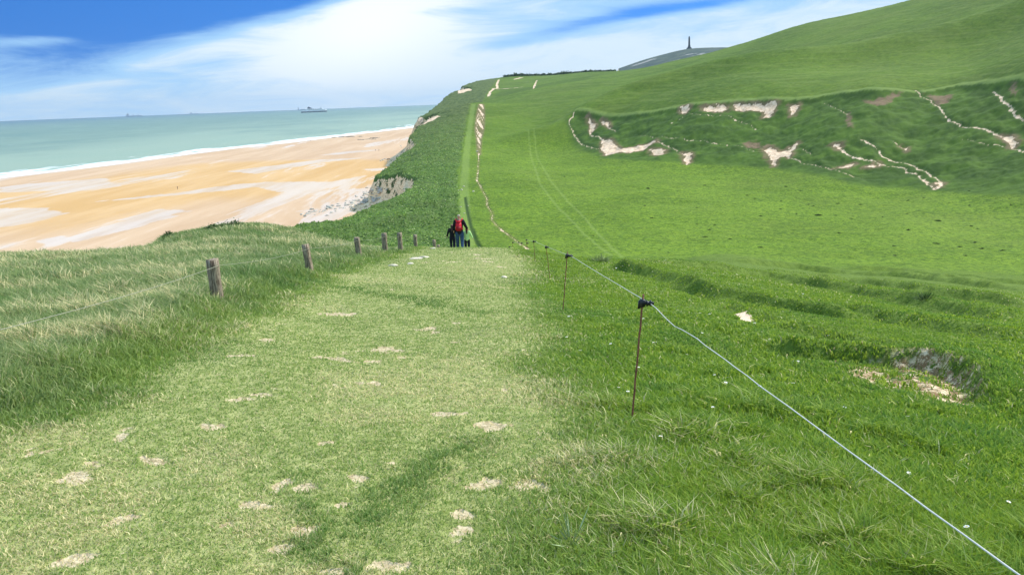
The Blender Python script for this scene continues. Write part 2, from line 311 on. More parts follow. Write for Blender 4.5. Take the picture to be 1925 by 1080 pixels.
NTH = 1000; NBLADE = 1080000
BLUE_TINT = (.24, .90, 1.62); CLOUD_LOW = (5.8, 6.8, 7.5); CLOUD_HI = (5.6, 6.8, 7.7); CLOUD_GLARE = (7.9, 8.3, 8.5); CLOUD_MID = (3.0, 5.2, 7.7)
HAZE = 0.00005; SUN_E = 4.8; EXPO = 0.15
# ------------------------------------------------------------------ materials
def newmat(name):
    m = bpy.data.materials.new(name); m.use_nodes = True; nt = m.node_tree
    for x in list(nt.nodes): nt.nodes.remove(x)
    out = nt.nodes.new('ShaderNodeOutputMaterial'); return m, nt, out
class NB:
    def __init__(s, nt): s.nt = nt; s.co = None
    def node(s, t, **k):
        n = s.nt.nodes.new(t)
        for a, b in k.items(): setattr(n, a, b)
        return n
    def link(s, a, b): s.nt.links.new(a, b)
    def put(s, sock, v):
        if isinstance(v, (int, float)): sock.default_value = v
        elif isinstance(v, tuple): sock.default_value = v if len(v) == len(sock.default_value) else tuple(v)+(1,)
        else: s.link(v, sock)
    def pos(s):
        if s.co is None: s.co = s.node('ShaderNodeNewGeometry').outputs['Position']
        return s.co
    def mapv(s, v, scale=(1, 1, 1), rot=(0, 0, 0)):
        n = s.node('ShaderNodeMapping'); s.put(n.inputs['Vector'], v); n.inputs['Scale'].default_value = scale; n.inputs['Rotation'].default_value = rot; return n.outputs[0]
    def noise(s, scale, detail=3, rough=.6, vec=None, dist=0):
        n = s.node('ShaderNodeTexNoise'); s.put(n.inputs['Vector'], vec if vec is not None else s.pos())
        n.inputs['Scale'].default_value = scale; n.inputs['Detail'].default_value = detail; n.inputs['Roughness'].default_value = rough; n.inputs['Distortion'].default_value = dist
        return n.outputs['Fac']
    def math(s, op, a, b=0.0, c=None, clamp=False):
        n = s.node('ShaderNodeMath', operation=op, use_clamp=clamp); s.put(n.inputs[0], a); s.put(n.inputs[1], b)
        if c is not None: s.put(n.inputs[2], c)
        return n.outputs[0]
    def rng(s, v, a, b, c=0.0, d=1.0, smooth=True):
        n = s.node('ShaderNodeMapRange', interpolation_type='SMOOTHSTEP' if smooth else 'LINEAR'); s.put(n.inputs[0], v)
        for i, q in enumerate((a, b, c, d)): s.put(n.inputs[i+1], q)
        return n.outputs[0]
    def mix(s, f, a, b, mode='MIX'):
        n = s.node('ShaderNodeMix', data_type='RGBA', blend_type=mode); s.put(n.inputs[0], f); s.put(n.inputs[6], a); s.put(n.inputs[7], b); return n.outputs[2]
    def attr(s, name):
        n = s.node('ShaderNodeAttribute', attribute_name=name); return n
    def sep(s, c):
        n = s.node('ShaderNodeSeparateColor'); s.put(n.inputs[0], c); return n.outputs
    def bump(s, h, st, dist=.05):
        n = s.node('ShaderNodeBump'); s.put(n.inputs['Height'], h); n.inputs['Strength'].default_value = st; n.inputs['Distance'].default_value = dist; return n.outputs[0]
    def bsdf(s, out, col, rough=.8, spec=.3, normal=None, **k):
        n = s.node('ShaderNodeBsdfPrincipled'); s.put(n.inputs['Base Color'], col); s.put(n.inputs['Roughness'], rough); s.put(n.inputs['Specular IOR Level'], spec)
        if normal is not None: s.link(normal, n.inputs['Normal'])
        for a, b in k.items(): s.put(n.inputs[a.replace('_', ' ')], b)
        s.link(n.outputs[0], out.inputs['Surface']); return n
def simple(name, col, rough=.7, spec=.3, var=.25, scale=8, bump=.3, metal=0.0, bd=.01):
    m, nt, out = newmat(name); b = NB(nt); tc = b.node('ShaderNodeTexCoord').outputs['Object']
    n = b.noise(scale, 4, .65, vec=tc); n2 = b.noise(scale*6, 2, .6, vec=tc)
    f = b.math('MULTIPLY', b.math('ADD', n, n2), .5)
    c = b.mix(b.rng(f, .3, .7), tuple(v*(1-var) for v in col), tuple(min(1, v*(1+var)) for v in col))
    b.bsdf(out, c, rough, spec, b.bump(f, bump, bd), Metallic=metal); return m

def mat_ground():
    m, nt, out = newmat('turf_and_chalk'); b = NB(nt)
    A1 = b.sep(b.attr('ma').outputs['Color']); A2 = b.sep(b.attr('mb').outputs['Color']); A3 = b.sep(b.attr('mc').outputs['Color']); A4 = b.sep(b.attr('md').outputs['Color'])
    path, left, scrub = A1[0], A1[1], A1[2]
    chalk, brown, pit = A2[0], A2[1], A2[2]
    pale, dark, near = A3[0], A3[1], A3[2]
    bare, hole, lush = A4[0], A4[1], A4[2]
    nF = b.noise(.045, 4, .6); nM = b.noise(.35, 4, .65); nS = b.noise(1.9, 6, .78); nT = b.noise(14, 3, .7)
    fine = b.math('ADD', b.math('MULTIPLY', nS, .5), b.math('MULTIPLY', nM, .5))
    # open pasture
    g = b.mix(b.rng(nF, .35, .65), (.088, .164, .009), (.130, .226, .014))
    g = b.mix(b.math('MULTIPLY', b.rng(fine, .42, .62), .55), g, (.18, .262, .020))
    g = b.mix(b.math('MULTIPLY', b.rng(nS, .52, .40), .5), g, (.045, .095, .010))
    mot = b.noise(.95, 6, .85); g = b.mix(.8, g, b.mix(b.rng(mot, .34, .66), (.50, .56, .50), (1.40, 1.30, 1.4)), 'MULTIPLY')
    hz = b.node('ShaderNodeSeparateXYZ'); b.link(b.pos(), hz.inputs[0])
    hill = b.rng(hz.outputs[2], -22, -6)
    g = b.mix(hill, g, b.mix(b.rng(b.noise(.02, 5, .6), .35, .65), (.066, .122, .008), (.100, .170, .013)))
    g = b.mix(b.math('MULTIPLY', hill, .75), g, b.mix(b.rng(b.noise(.55, 5, .8), .36, .64), (.70, .74, .70), (1.25, 1.2, 1.3)), 'MULTIPLY')
    g = b.mix(b.math('MULTIPLY', hill, b.math('MULTIPLY', b.rng(nM, .5, .7), .5)), g, (.15, .205, .018))
    trk = b.noise(1.0, 3, .6, vec=b.mapv(b.pos(), (.05, .05, 1.1))); g = b.mix(b.math('MULTIPLY', hill, b.rng(trk, .52, .60, 0, .28)), g, (.17, .22, .05)); g = b.mix(b.rng(b.noise(.013, 4, .65), .45, .7, 0, .30), g, (.15, .19, .035))
    # near turf below the blades
    gn = b.mix(b.rng(nS, .35, .65), (.075, .125, .014), (.14, .21, .03))
    gn = b.mix(b.math('MULTIPLY', b.rng(nT, .5, .7), .5), gn, (.20, .26, .06))
    gn = b.mix(b.rng(path, 0, 1), gn, b.mix(b.rng(b.noise(9, 5, .75), .38, .62), (.19, .235, .06), (.37, .38, .15)))
    g = b.mix(near, g, gn)
    # scrub
    sc = b.mix(b.rng(b.noise(.9, 4, .7), .38, .62), (.055, .105, .02), (.11, .185, .035))
    sc = b.mix(b.math('MULTIPLY', b.rng(b.noise(.06, 3, .6), .45, .65), .6), sc, (.085, .12, .035))
    sc = b.mix(b.math('MULTIPLY', b.rng(b.noise(3.2, 3, .7), .56, .68), .7), sc, (.12, .185, .05))
    sc = b.mix(b.rng(hz.outputs[2], -17, -3), sc, b.mix(b.rng(nM, .4, .6), (.065, .098, .024), (.115, .15, .045)))
    g = b.mix(scrub, g, sc)
    # heath of the far hill, blue distance haze mixed into its colour
    px_ = b.node('ShaderNodeVectorMath', operation='LENGTH'); b.link(b.pos(), px_.inputs[0]); fh = b.rng(px_.outputs[1], 1350, 1600)
    he = b.mix(b.rng(b.noise(.03, 5, .7), .4, .6), (.045, .070, .060), (.085, .110, .080)); he = b.mix(b.rng(b.noise(.011, 4, .7), .60, .64), he, (.35, .33, .30))
    g = b.mix(fh, g, he)
    # rough grass of the hollow
    pt = b.mix(b.rng(b.noise(.12, 5, .7), .35, .65), (.040, .082, .009), (.082, .148, .015))
    pt = b.mix(b.math('MULTIPLY', b.rng(b.noise(1.1, 4, .7), .5, .66), .5), pt, (.07, .13, .02))
    g = b.mix(pit, g, pt)
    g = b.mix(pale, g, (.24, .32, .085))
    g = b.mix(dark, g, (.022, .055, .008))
    g = b.mix(b.math('MULTIPLY', brown, b.rng(nS, .3, .55)), g, b.mix(nM, (.15, .085, .05), (.30, .20, .13)))
    # chalk
    ckn = b.noise(.8, 6, .75); ck = b.mix(b.rng(ckn, .35, .65), (.56, .38, .24), (.88, .68, .49))
    ck = b.mix(b.math('MULTIPLY', b.rng(b.noise(3.0, 4, .7), .55, .7), .45), ck, (.26, .20, .13))
    g = b.mix(b.rng(b.math('ADD', chalk, b.math('MULTIPLY', b.math('SUBTRACT', nS, .5), .5)), .35, .6), g, ck)
    # chalk cliff faces with hanging vegetation
    cl = A4  # noqa
    clf = b.attr('cliff').outputs['Fac']
    strat = b.noise(.5, 5, .7, vec=b.mapv(b.pos(), (1, 1, 5)))
    cc = b.mix(b.rng(strat, .35, .6), (.66, .45, .25), (.92, .72, .46))
    cc = b.mix(b.rng(b.noise(.35, 4, .7), .54, .60), cc, (.07, .10, .035))
    g = b.mix(b.rng(b.math('ADD', clf, b.math('MULTIPLY', b.math('SUBTRACT', nM, .5), 1.0)), .4, .6), g, cc)
    # bare soil on the track and in the little scrape
    so = b.mix(b.rng(b.noise(22, 5, .75), .35, .65), (.36, .28, .15), (.66, .55, .36))
    g = b.mix(b.rng(b.math('ADD', bare, b.math('MULTIPLY', b.math('SUBTRACT', b.noise(30, 3, .7), .5), .9)), .4, .62), g, so)
    hn = b.noise(8, 7, .85); ho = b.mix(b.rng(hn, .47, .60), (.24, .155, .075), (.88, .70, .46)); ho = b.mix(b.rng(b.noise(3.2, 4, .75), .54, .60), ho, (.07, .12, .02))
    g = b.mix(hole, g, ho)
    hh = b.math('ADD', b.math('MULTIPLY', nS, .6), b.math('MULTIPLY', nT, .15))
    hh2 = b.math('ADD', hh, b.math('MULTIPLY', b.noise(.8, 3, .7), .8))
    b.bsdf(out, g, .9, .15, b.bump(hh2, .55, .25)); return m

def mat_sand():
    m, nt, out = newmat('wet_and_dry_sand'); b = NB(nt); S = b.attr('sd').outputs['Fac']
    v = b.mapv(b.pos(), (1, .16, 1), (0, 0, R(-9)))
    v2 = b.mapv(b.pos(), (1, .10, 1), (0, 0, R(-9)))
    nl = b.noise(.012, 5, .62, vec=v, dist=.8); nm = b.noise(.05, 6, .68, vec=v2, dist=.5); nf = b.noise(.3, 4, .7, vec=v2)
    wet = b.math('ADD', b.math('MULTIPLY', nl, .62), b.math('MULTIPLY', nm, .38))
    geo = b.attr('pool').outputs['Fac']
    w = b.math('MAXIMUM', b.rng(wet, .53, .57), b.rng(b.math('ADD', geo, b.math('MULTIPLY', b.math('SUBTRACT', b.noise(.09, 6, .75, vec=v2, dist=.4), .5), 2.6)), .38, .66))
    w = b.math('MAXIMUM', w, b.math('MULTIPLY', b.rng(S, 14, 2), .8))
    orange = b.attr('warm').outputs['Fac']
    dry = b.mix(b.rng(nm, .35, .65), (.53, .345, .20), (.62, .43, .27))
    dry2 = b.mix(b.rng(nm, .35, .65), (.56, .33, .12), (.64, .41, .19))
    c = b.mix(b.rng(b.math('ADD', orange, b.math('MULTIPLY', b.math('SUBTRACT', nl, .5), 1.2)), .25, .75), dry, dry2)
    c = b.mix(b.math('MULTIPLY', b.rng(nf, .55, .7), .25), c, (.45, .30, .18))
    c = b.mix(b.math('MULTIPLY', w, b.rng(b.noise(.10, 5, .75, vec=b.mapv(b.pos(), (1, .08, 1), (0, 0, R(-9)))), .35, .60, .12, .52)), c, (.74, .64, .57))  # white sky glare on the wet sand is put into the base colour
    rough = b.rng(w, 0, 1, .7, .38)
    b.bsdf(out, c, rough, b.rng(w, 0, 1, .2, .5), b.bump(nf, .25, .08)); return m
def mat_sea():
    m, nt, out = newmat('sea_water'); b = NB(nt); S = b.attr('sd').outputs['Fac']   # metres seaward of the waterline
    v = b.mapv(b.pos(), (1, .3, 1), (0, 0, R(-9))); n = b.noise(.02, 5, .7, vec=v); n2 = b.noise(.004, 4, .6, vec=v)
    S2 = b.math('ADD', S, b.math('MULTIPLY', b.math('SUBTRACT', n2, .5), 900))
    c = b.mix(b.rng(S2, 0, 900), (.29, .38, .28), (.145, .235, .185))
    c = b.mix(b.rng(S2, 900, 5500), c, (.022, .085, .135))
    c = b.mix(b.math('MULTIPLY', b.rng(n, .46, .66), .5), c, (.25, .36, .27)); c = b.mix(b.math('MULTIPLY', b.rng(b.noise(.0035, 5, .7, vec=b.mapv(b.pos(), (1, .5, 1))), .48, .62), .35), c, (.07, .17, .16))
    wv = b.noise(.05, 5, .7, vec=b.mapv(b.pos(), (1, .12, 1), (0, 0, R(-9))), dist=.4)
    f1 = b.rng(b.math('ADD', b.math('ADD', wv, b.math('MULTIPLY', b.math('SUBTRACT', b.noise(.010, 3, .6), .5), .5)), b.rng(S, 0, 70, .34, -.12, smooth=False)), .58, .70)
    caps = b.math('MULTIPLY', b.rng(b.noise(.11, 3, .7, vec=b.mapv(b.pos(), (1, .35, 1), (0, 0, R(-9)))), .70, .74), .55)
    f = b.math('MAXIMUM', f1, caps)
    c = b.mix(f, c, (.85, .87, .86))
    h = b.math('ADD', b.noise(.12, 5, .7), b.noise(.8, 3, .7))
    b.bsdf(out, c, b.rng(f, 0, 1, .45, .8), .3, b.bump(h, .6, 1.2)); return m
def mat_blade():
    m, nt, out = newmat('grass_blade'); b = NB(nt); c = b.attr('tint').outputs['Color']
    d = b.node('ShaderNodeBsdfPrincipled'); b.link(c, d.inputs['Base Color']); d.inputs['Roughness'].default_value = .55; d.inputs['Specular IOR Level'].default_value = .35
    t = b.node('ShaderNodeBsdfTranslucent'); b.link(c, t.inputs[0])
    x = b.node('ShaderNodeMixShader'); x.inputs[0].default_value = .45; b.link(d.outputs[0], x.inputs[1]); b.link(t.outputs[0], x.inputs[2]); b.link(x.outputs[0], out.inputs[0]); return m
def mat_wood():
    m, nt, out = newmat('weathered_wood'); b = NB(nt); tc = b.node('ShaderNodeTexCoord').outputs['Object']
    g = b.noise(18, 5, .75, vec=b.mapv(tc, (3, 3, .25)), dist=.3); k = b.noise(3, 3, .6, vec=tc)
    c = b.mix(b.rng(g, .38, .6), (.085, .058, .040), (.42, .34, .25)); c = b.mix(b.math('MULTIPLY', b.rng(k, .5, .7), .5), c, (.22, .20, .13))
    b.bsdf(out, c, .85, .2, b.bump(g, .8, .01)); return m
M = dict(ground=mat_ground(), sand=mat_sand(), sea=mat_sea(), blade=mat_blade(), wood=mat_wood(),
    rust=simple('rusty_steel', (.23, .09, .06), .75, .3, .5, 30), black=simple('black_plastic', (.012, .013, .016), .32, .5, .3, 20, .1),
    rope=simple('white_fence_rope', (.66, .65, .62), .6, .3, .2, 120, .6, bd=.002), wire=simple('galvanised_wire', (.36, .35, .26), .6, .3, .3, 30),
    chalk=simple('chalk_stone', (.62, .55, .43), .9, .1, .25, 5, .6, bd=.03), darkrock=simple('weedy_rock', (.07, .075, .06), .8, .3, .5, 1.2, .8, bd=.2),
    boulder=simple('chalk_boulder', (.50, .47, .40), .9, .1, .4, .8, .8, bd=.2),
    skin=simple('skin', (.55, .33, .24), .55, .4, .1, 20), coat=simple('black_cloth', (.014, .014, .020), .85, .2, .4, 12), jeans=simple('blue_denim', (.035, .075, .16), .85, .2, .5, 9),
    navy=simple('dark_trousers', (.010, .013, .03), .85, .2, .3, 12), red=simple('red_nylon', (.70, .012, .03), .5, .4, .3, 9), redd=simple('dark_red_nylon', (.36, .008, .02), .55, .4, .3, 9),
    lime=simple('pale_lime_cloth', (.50, .78, .32), .75, .2, .15, 9), hairg=simple('grey_blond_hair', (.55, .48, .38), .7, .3, .25, 40), hairb=simple('brown_hair', (.07, .04, .03), .6, .4, .4, 30),
    boot=simple('boot_leather', (.03, .025, .02), .6, .3, .3, 20), tan=simple('beige_cloth', (.40, .33, .25), .8, .2, .2, 9),  # tan is plain beige with random tone
    white=simple('white_ship_paint', (.93, .93, .93), .45, .4, .06, .05, .1), hull=simple('dark_blue_hull_paint', (.012, .022, .05), .4, .4, .2, .05, .1), glass=simple('dark_ship_windows', (.03, .04, .05), .1, .8, .2, .1, .0),
    granite=simple('dark_granite', (.05, .055, .065), .85, .2, .25, .4, .3), leaf=simple('bush_leaf', (.07, .12, .03), .7, .3, .55, 3, .2), twig=simple('dry_twig', (.13, .09, .06), .85, .2, .3, 20),
    petal=simple('daisy_petal', (.85, .85, .83), .6, .3, .05, 60, .1), yolk=simple('daisy_centre', (.8, .55, .04), .7, .2, .1, 90, .1), stem=simple('plant_stem', (.09, .19, .03), .7, .3, .2, 30),
    grey=simple('hazed_grey_ship_paint', (.36, .42, .50), .5, .4, .1, .05, .1))  # grey is lightened, so the faintness from haze sits in the paint colour
# ------------------------------------------------------------------ mesh helpers
def link(name, me, mat, parent=None, smooth=True):
    o = bpy.data.objects.new(name, me); COL.objects.link(o)
    if mat is not None and not me.materials: me.materials.append(mat)
    if smooth: me.shade_smooth()
    if parent is not None: o.parent = parent
    return o
def tag(o, label=None, cat=None, group=None, kind=None):
    if label: o['label'] = label
    if cat: o['category'] = cat
    if group: o['group'] = group
    if kind: o['kind'] = kind
    return o
def empty(name, loc, rz=0):
    o = bpy.data.objects.new(name, None); COL.objects.link(o); o.location = loc; o.rotation_euler = (0, 0, rz); o.empty_display_size = .1; return o
def npmesh(name, V, F, nper):
    """V (n,3), F (m,nper) or flat loops with nper array"""
    me = bpy.data.meshes.new(name); V = np.ascontiguousarray(V, np.float32); me.vertices.add(len(V)); me.vertices.foreach_set('co', V.ravel())
    if np.isscalar(nper):
        m = len(F); tot = np.full(m, nper, np.int32); loops = np.ascontiguousarray(F, np.int32).ravel()
    else: m = len(nper); tot = np.asarray(nper, np.int32); loops = np.asarray(F, np.int32)
    st = np.concatenate([[0], np.cumsum(tot)[:-1]]).astype(np.int32)
    me.loops.add(len(loops)); me.loops.foreach_set('vertex_index', loops); me.polygons.add(m); me.polygons.foreach_set('loop_start', st); me.polygons.foreach_set('loop_total', tot)
    me.update(calc_edges=True); return me
def fattr(me, name, arr):
    arr = np.asarray(arr, np.float32)
    if arr.ndim == 1: a = me.attributes.new(name, 'FLOAT', 'POINT'); a.data.foreach_set('value', arr)
    else:
        a = me.attributes.new(name, 'FLOAT_COLOR', 'POINT'); c = np.ones((len(arr), 4), np.float32); c[:, :arr.shape[1]] = arr; a.data.foreach_set('color', c.ravel())
def bm_link(name, bm, mat, parent=None, smooth=True):
    me = bpy.data.meshes.new(name); bmesh.ops.recalc_face_normals(bm, faces=bm.faces); bm.to_mesh(me); bm.free(); return link(name, me, mat, parent, smooth)
def bm_box(bm, c, s, bev=0, rot=None, taper=1.0):
    r = bmesh.ops.create_cube(bm, size=1); vs = r['verts']
    for v in vs:
        k = taper if v.co.z > 0 else 1
        v.co = Vector((v.co.x*s[0]*k, v.co.y*s[1]*k, v.co.z*s[2]))
    if rot: bmesh.ops.rotate(bm, verts=vs, cent=(0, 0, 0), matrix=rot)
    bmesh.ops.translate(bm, verts=vs, vec=c)
    if bev: bmesh.ops.bevel(bm, geom=[e for e in {e for v in vs for e in v.link_edges}], offset=bev, segments=2, affect='EDGES')
def bm_tube(bm, pts, rad, seg=8, cap=True):
    pts = [Vector(p) for p in pts]; rad = [rad]*len(pts) if isinstance(rad, (int, float)) else rad; rings = []
    for i, p in enumerate(pts):
        t = (pts[min(i+1, len(pts)-1)]-pts[max(i-1, 0)]).normalized()
        a = t.orthogonal().normalized() if i == 0 else (a - t*a.dot(t)).normalized()
        b_ = t.cross(a); rings.append([bm.verts.new(p + (a*math.cos(k*2*math.pi/seg)+b_*math.sin(k*2*math.pi/seg))*rad[i]) for k in range(seg)])
    for i in range(len(rings)-1):
        for k in range(seg): bm.faces.new((rings[i][k], rings[i][(k+1) % seg], rings[i+1][(k+1) % seg], rings[i+1][k]))
    if cap: bm.faces.new(rings[0][::-1]); bm.faces.new(rings[-1])
def bm_ball(bm, c, s, sub=2, jit=0):
    r = bmesh.ops.create_icosphere(bm, subdivisions=sub, radius=1)
    for v in r['verts']:
        k = 1+random.uniform(-jit, jit); v.co = Vector((v.co.x*s[0]*k, v.co.y*s[1]*k, v.co.z*s[2]*k)) + Vector(c)
# ------------------------------------------------------------------ ground mesh (fan of rings, fine where it is seen)
def ring_d(segs):
    o = []
    for a, b_, n_ in segs: o += list(np.exp(np.linspace(math.log(a), math.log(b_), n_, endpoint=False)))
    return np.array(o+[segs[-1][1]])
def polar(ds, th):
    D, T = np.meshgrid(ds, th, indexing='ij'); return (D*np.sin(T)).ravel(), (D*np.cos(T)).ravel()
def polar_faces(nd, nt, wrap=False):
    i, j = np.meshgrid(np.arange(nd-1), np.arange(nt if wrap else nt-1), indexing='ij'); j2 = (j+1) % nt
    return np.stack([i*nt+j, i*nt+j2, (i+1)*nt+j2, (i+1)*nt+j], -1).reshape(-1, 4)
th = np.concatenate([np.radians(np.linspace(-180, -42, 46, endpoint=False)), np.radians(np.linspace(-42, -36, 20, endpoint=False)), np.radians(np.linspace(-36, 36, NTH, endpoint=False)), np.radians(np.linspace(36, 42, 20, endpoint=False)), np.radians(np.linspace(42, 180, 46, endpoint=False))])
ds = ring_d([(.6, 2, 30), (2, 30, 430), (30, 70, 110), (70, 130, 60), (130, 620, 560), (620, 1250, 130), (1250, 3300, 60)])
x, y = polar(ds, th); nd, nt_ = len(ds), len(th)
f = fields(x, y); z = hfull(x, y, f)
F = polar_faces(nd, nt_, True)
keep = (f['q'][F] < 45).any(1); F = F[keep]
used_v = np.zeros(len(x), bool); used_v[F.ravel()] = True; remap = np.cumsum(used_v)-1
V = np.stack([x, y, z], 1)[used_v]; F = remap[F]
# close the disc under the camera
c0 = len(V); V = np.vstack([V, [[0, 0, float(hfull([0.01], [0.01])[0])]]])
first = remap[np.arange(nt_)]
loops = np.concatenate([F.ravel(), np.stack([first, np.roll(first, -1), np.full(nt_, c0)], 1).ravel()[:]])
nper = np.concatenate([np.full(len(F), 4), np.full(nt_, 3)])
me = npmesh('ground', V, loops, nper)
def g_(k): return np.append(f[k][used_v], 0)
fattr(me, 'ma', np.stack([np.maximum(g_('path'), g_('strip')*.8), g_('left'), g_('scrub')], 1))
fattr(me, 'mb', np.stack([g_('ch'), g_('br'), g_('pit')], 1))
fattr(me, 'mc', np.stack([np.maximum(g_('pl'), g_('strip')*.38), g_('dk'), g_('nearw')], 1))
fattr(me, 'md', np.stack([g_('bare'), g_('hole'), g_('lush')], 1))
fattr(me, 'cliff', g_('cliff')*(1-g_('nearw')))
ground = link('ground', me, M['ground']); tag(ground, kind='structure')
# faces must look up
# ------------------------------------------------------------------ beach and sea
th2 = np.radians(np.linspace(-75, 14, 500)); ds2 = ring_d([(120, 400, 160), (400, 1700, 320), (1700, 3600, 40)])
x, y = polar(ds2, th2)
wpoly = water + [(2500, 20000), (-30000, 20000), (-30000, -9000), (-900, -9000)]
sd = sdf(x, y, wpoly, 400)   # + at sea
sdn = sd + 6*fbm(x, y, 90, 2, 131)
z = SEA + np.clip(-sdn*.012, -1.5, .25) + .03*fbm(x, y, 12, 2, 132)*(sdn < -5)
me = npmesh('beach', np.stack([x, y, z], 1), polar_faces(len(ds2), len(th2)), 4)
POOLS = [[(-60, 395), (0, 392), (75, 391), (130, 400), (60, 418), (0, 428), (-80, 440)], [(70, 452), (110, 445), (140, 452), (240, 430), (330, 405), (300, 400), (200, 425), (100, 460)],
  [(180, 379), (330, 362), (440, 347), (500, 342), (620, 342), (690, 330), (640, 348), (570, 365), (480, 352), (380, 362), (250, 374)], [(0, 352), (60, 345), (200, 335), (220, 350), (100, 358), (0, 362)],
  [(220, 415), (300, 394), (360, 396), (300, 408)], [(600, 292), (660, 284), (720, 281), (640, 290)], [(690, 318), (740, 315), (735, 320), (700, 321)], [(430, 322), (600, 300), (680, 297), (600, 306), (480, 326)], [(640, 358), (700, 352), (680, 360)], [(570, 396), (600, 392), (590, 398)]]
pool = np.zeros(len(x))
for L in POOLS: pool = np.maximum(pool, sstep(-6, 4, sdf(x, y, [PZ(a, b_, SEA+.25)[:2] for a, b_ in L], 8)))
WARM = [PZ(a, b_, SEA+.2)[:2] for a, b_ in [(-500, 420), (-100, 400), (180, 360), (380, 345), (560, 310), (700, 290)]]
q2, pr = pdist(x, y, WARM, 250); warm = sstep(190, 20, np.minimum(q2, 250))*sstep(1.0, .8, pr)
fattr(me, 'sd', -sdn); fattr(me, 'pool', pool); fattr(me, 'warm', warm)
beach = link('beach', me, M['sand']); tag(beach, kind='structure')
th3 = np.radians(np.linspace(-110, 40, 420)); ds3 = ring_d([(150, 500, 60), (500, 2500, 260), (2500, 12000, 60)])
x, y = polar(ds3, th3); sd = sdf(x, y, wpoly, 8000)
z = np.full(len(x), SEA) + .25*fbm(x, y, 14, 2, 140)*sstep(10, 60, sd)
F = polar_faces(len(ds3), len(th3)); F = F[(sd[F] > -60).any(1)]
me = npmesh('sea', np.stack([x, y, z], 1), F, 4); fattr(me, 'sd', sd)
sea = link('sea', me, M['sea']); tag(sea, kind='structure')
# ------------------------------------------------------------------ sky and sun
SUN_EL, SUN_AZ = R(48), R(62)      # azimuth from +y towards +x
world = bpy.data.worlds.new('World'); SC.world = world; world.use_nodes = True; nt = world.node_tree
for n_ in list(nt.nodes): nt.nodes.remove(n_)
b = NB(nt); wo = b.node('ShaderNodeOutputWorld'); bg = b.node('ShaderNodeBackground'); b.link(bg.outputs[0], wo.inputs[0])
gen = b.node('ShaderNodeTexCoord').outputs['Generated']
sx = b.node('ShaderNodeSeparateXYZ'); b.link(gen, sx.inputs[0])
sky = b.node('ShaderNodeTexSky'); sky.sky_type = 'NISHITA'; sky.sun_disc = False; sky.sun_elevation = SUN_EL; sky.sun_rotation = SUN_AZ; sky.air_density = 1.0; sky.dust_density = .6; sky.ozone_density = 2.5
az = b.math('ARCTAN2', sx.outputs[0], sx.outputs[1]); el = b.math('ARCSINE', sx.outputs[2])
cv = b.node('ShaderNodeCombineXYZ'); b.link(az, cv.inputs[0]); b.link(el, cv.inputs[1])
wisp = b.noise(6.0, 9, .70, vec=b.mapv(cv.outputs[0], (1, 5.5, 1), (0, 0, R(-7))), dist=.7)
soft = b.noise(2.2, 4, .55, vec=b.mapv(cv.outputs[0], (1, 3, 1), (0, 0, R(-9))))
def azel(px, py):
    a, c, t = ray(px, py); return math.atan2(a, c), math.atan(t)
def blob(px, py, rx, ry, rot=0.0, amp=1.0):
    a0, e0 = azel(px, py); da = b.math('SUBTRACT', az, a0); de = b.math('SUBTRACT', el, e0)
    c, s = math.cos(rot), math.sin(rot); rx /= FPX; ry /= FPX
    u = b.math('ADD', b.math('MULTIPLY', da, c/rx), b.math('MULTIPLY', de, s/rx)); v = b.math('ADD', b.math('MULTIPLY', da, -s/ry), b.math('MULTIPLY', de, c/ry))
    r2 = b.math('ADD', b.math('MULTIPLY', u, u), b.math('MULTIPLY', v, v))
    return b.math('MULTIPLY', b.math('POWER', 2.718, b.math('MULTIPLY', r2, -1.0)), amp)
terms = [blob(330, 15, 340, 42, R(5), 1.15), blob(60, 20, 160, 40, R(2), .7), blob(130, 95, 230, 45, R(8), .62), blob(500, 0, 160, 22, R(5), .6), blob(1130, 38, 190, 13, R(10), .75), blob(1330, 8, 140, 10, R(6), .8),
         blob(830, 22, 80, 10, R(0), .28), blob(1080, 68, 170, 7, R(5), .2), blob(1500, 5, 130, 22, R(12), .35), blob(1250, 75, 120, 12, R(12), .1), blob(1000, 20, 300, 40, R(6), .28), blob(60, 150, 260, 22, R(4), .20)]
whites = [blob(60, 77, 75, 9, R(2), .55), blob(700, 45, 160, 90, R(20), .6), blob(330, 108, 160, 16, R(14), .35)]
blue = terms[0]
for t_ in terms[1:]: blue = b.math('ADD', blue, t_)
for t_ in whites: blue = b.math('SUBTRACT', blue, t_)
hi = b.rng(el, R(9), R(30), 0, .45)      # broken cloud higher up
blue = b.math('ADD', blue, hi)
blue = b.math('ADD', blue, b.math('MULTIPLY', b.math('SUBTRACT', wisp, .5), 1.3))
blue = b.math('ADD', blue, b.math('MULTIPLY', b.math('SUBTRACT', soft, .5), .9))
mask = b.rng(blue, -.12, 1.15, 0, 1, smooth=False)
deep = b.mix(1.0, sky.outputs[0], (.16, .55, 1.55), 'MULTIPLY')
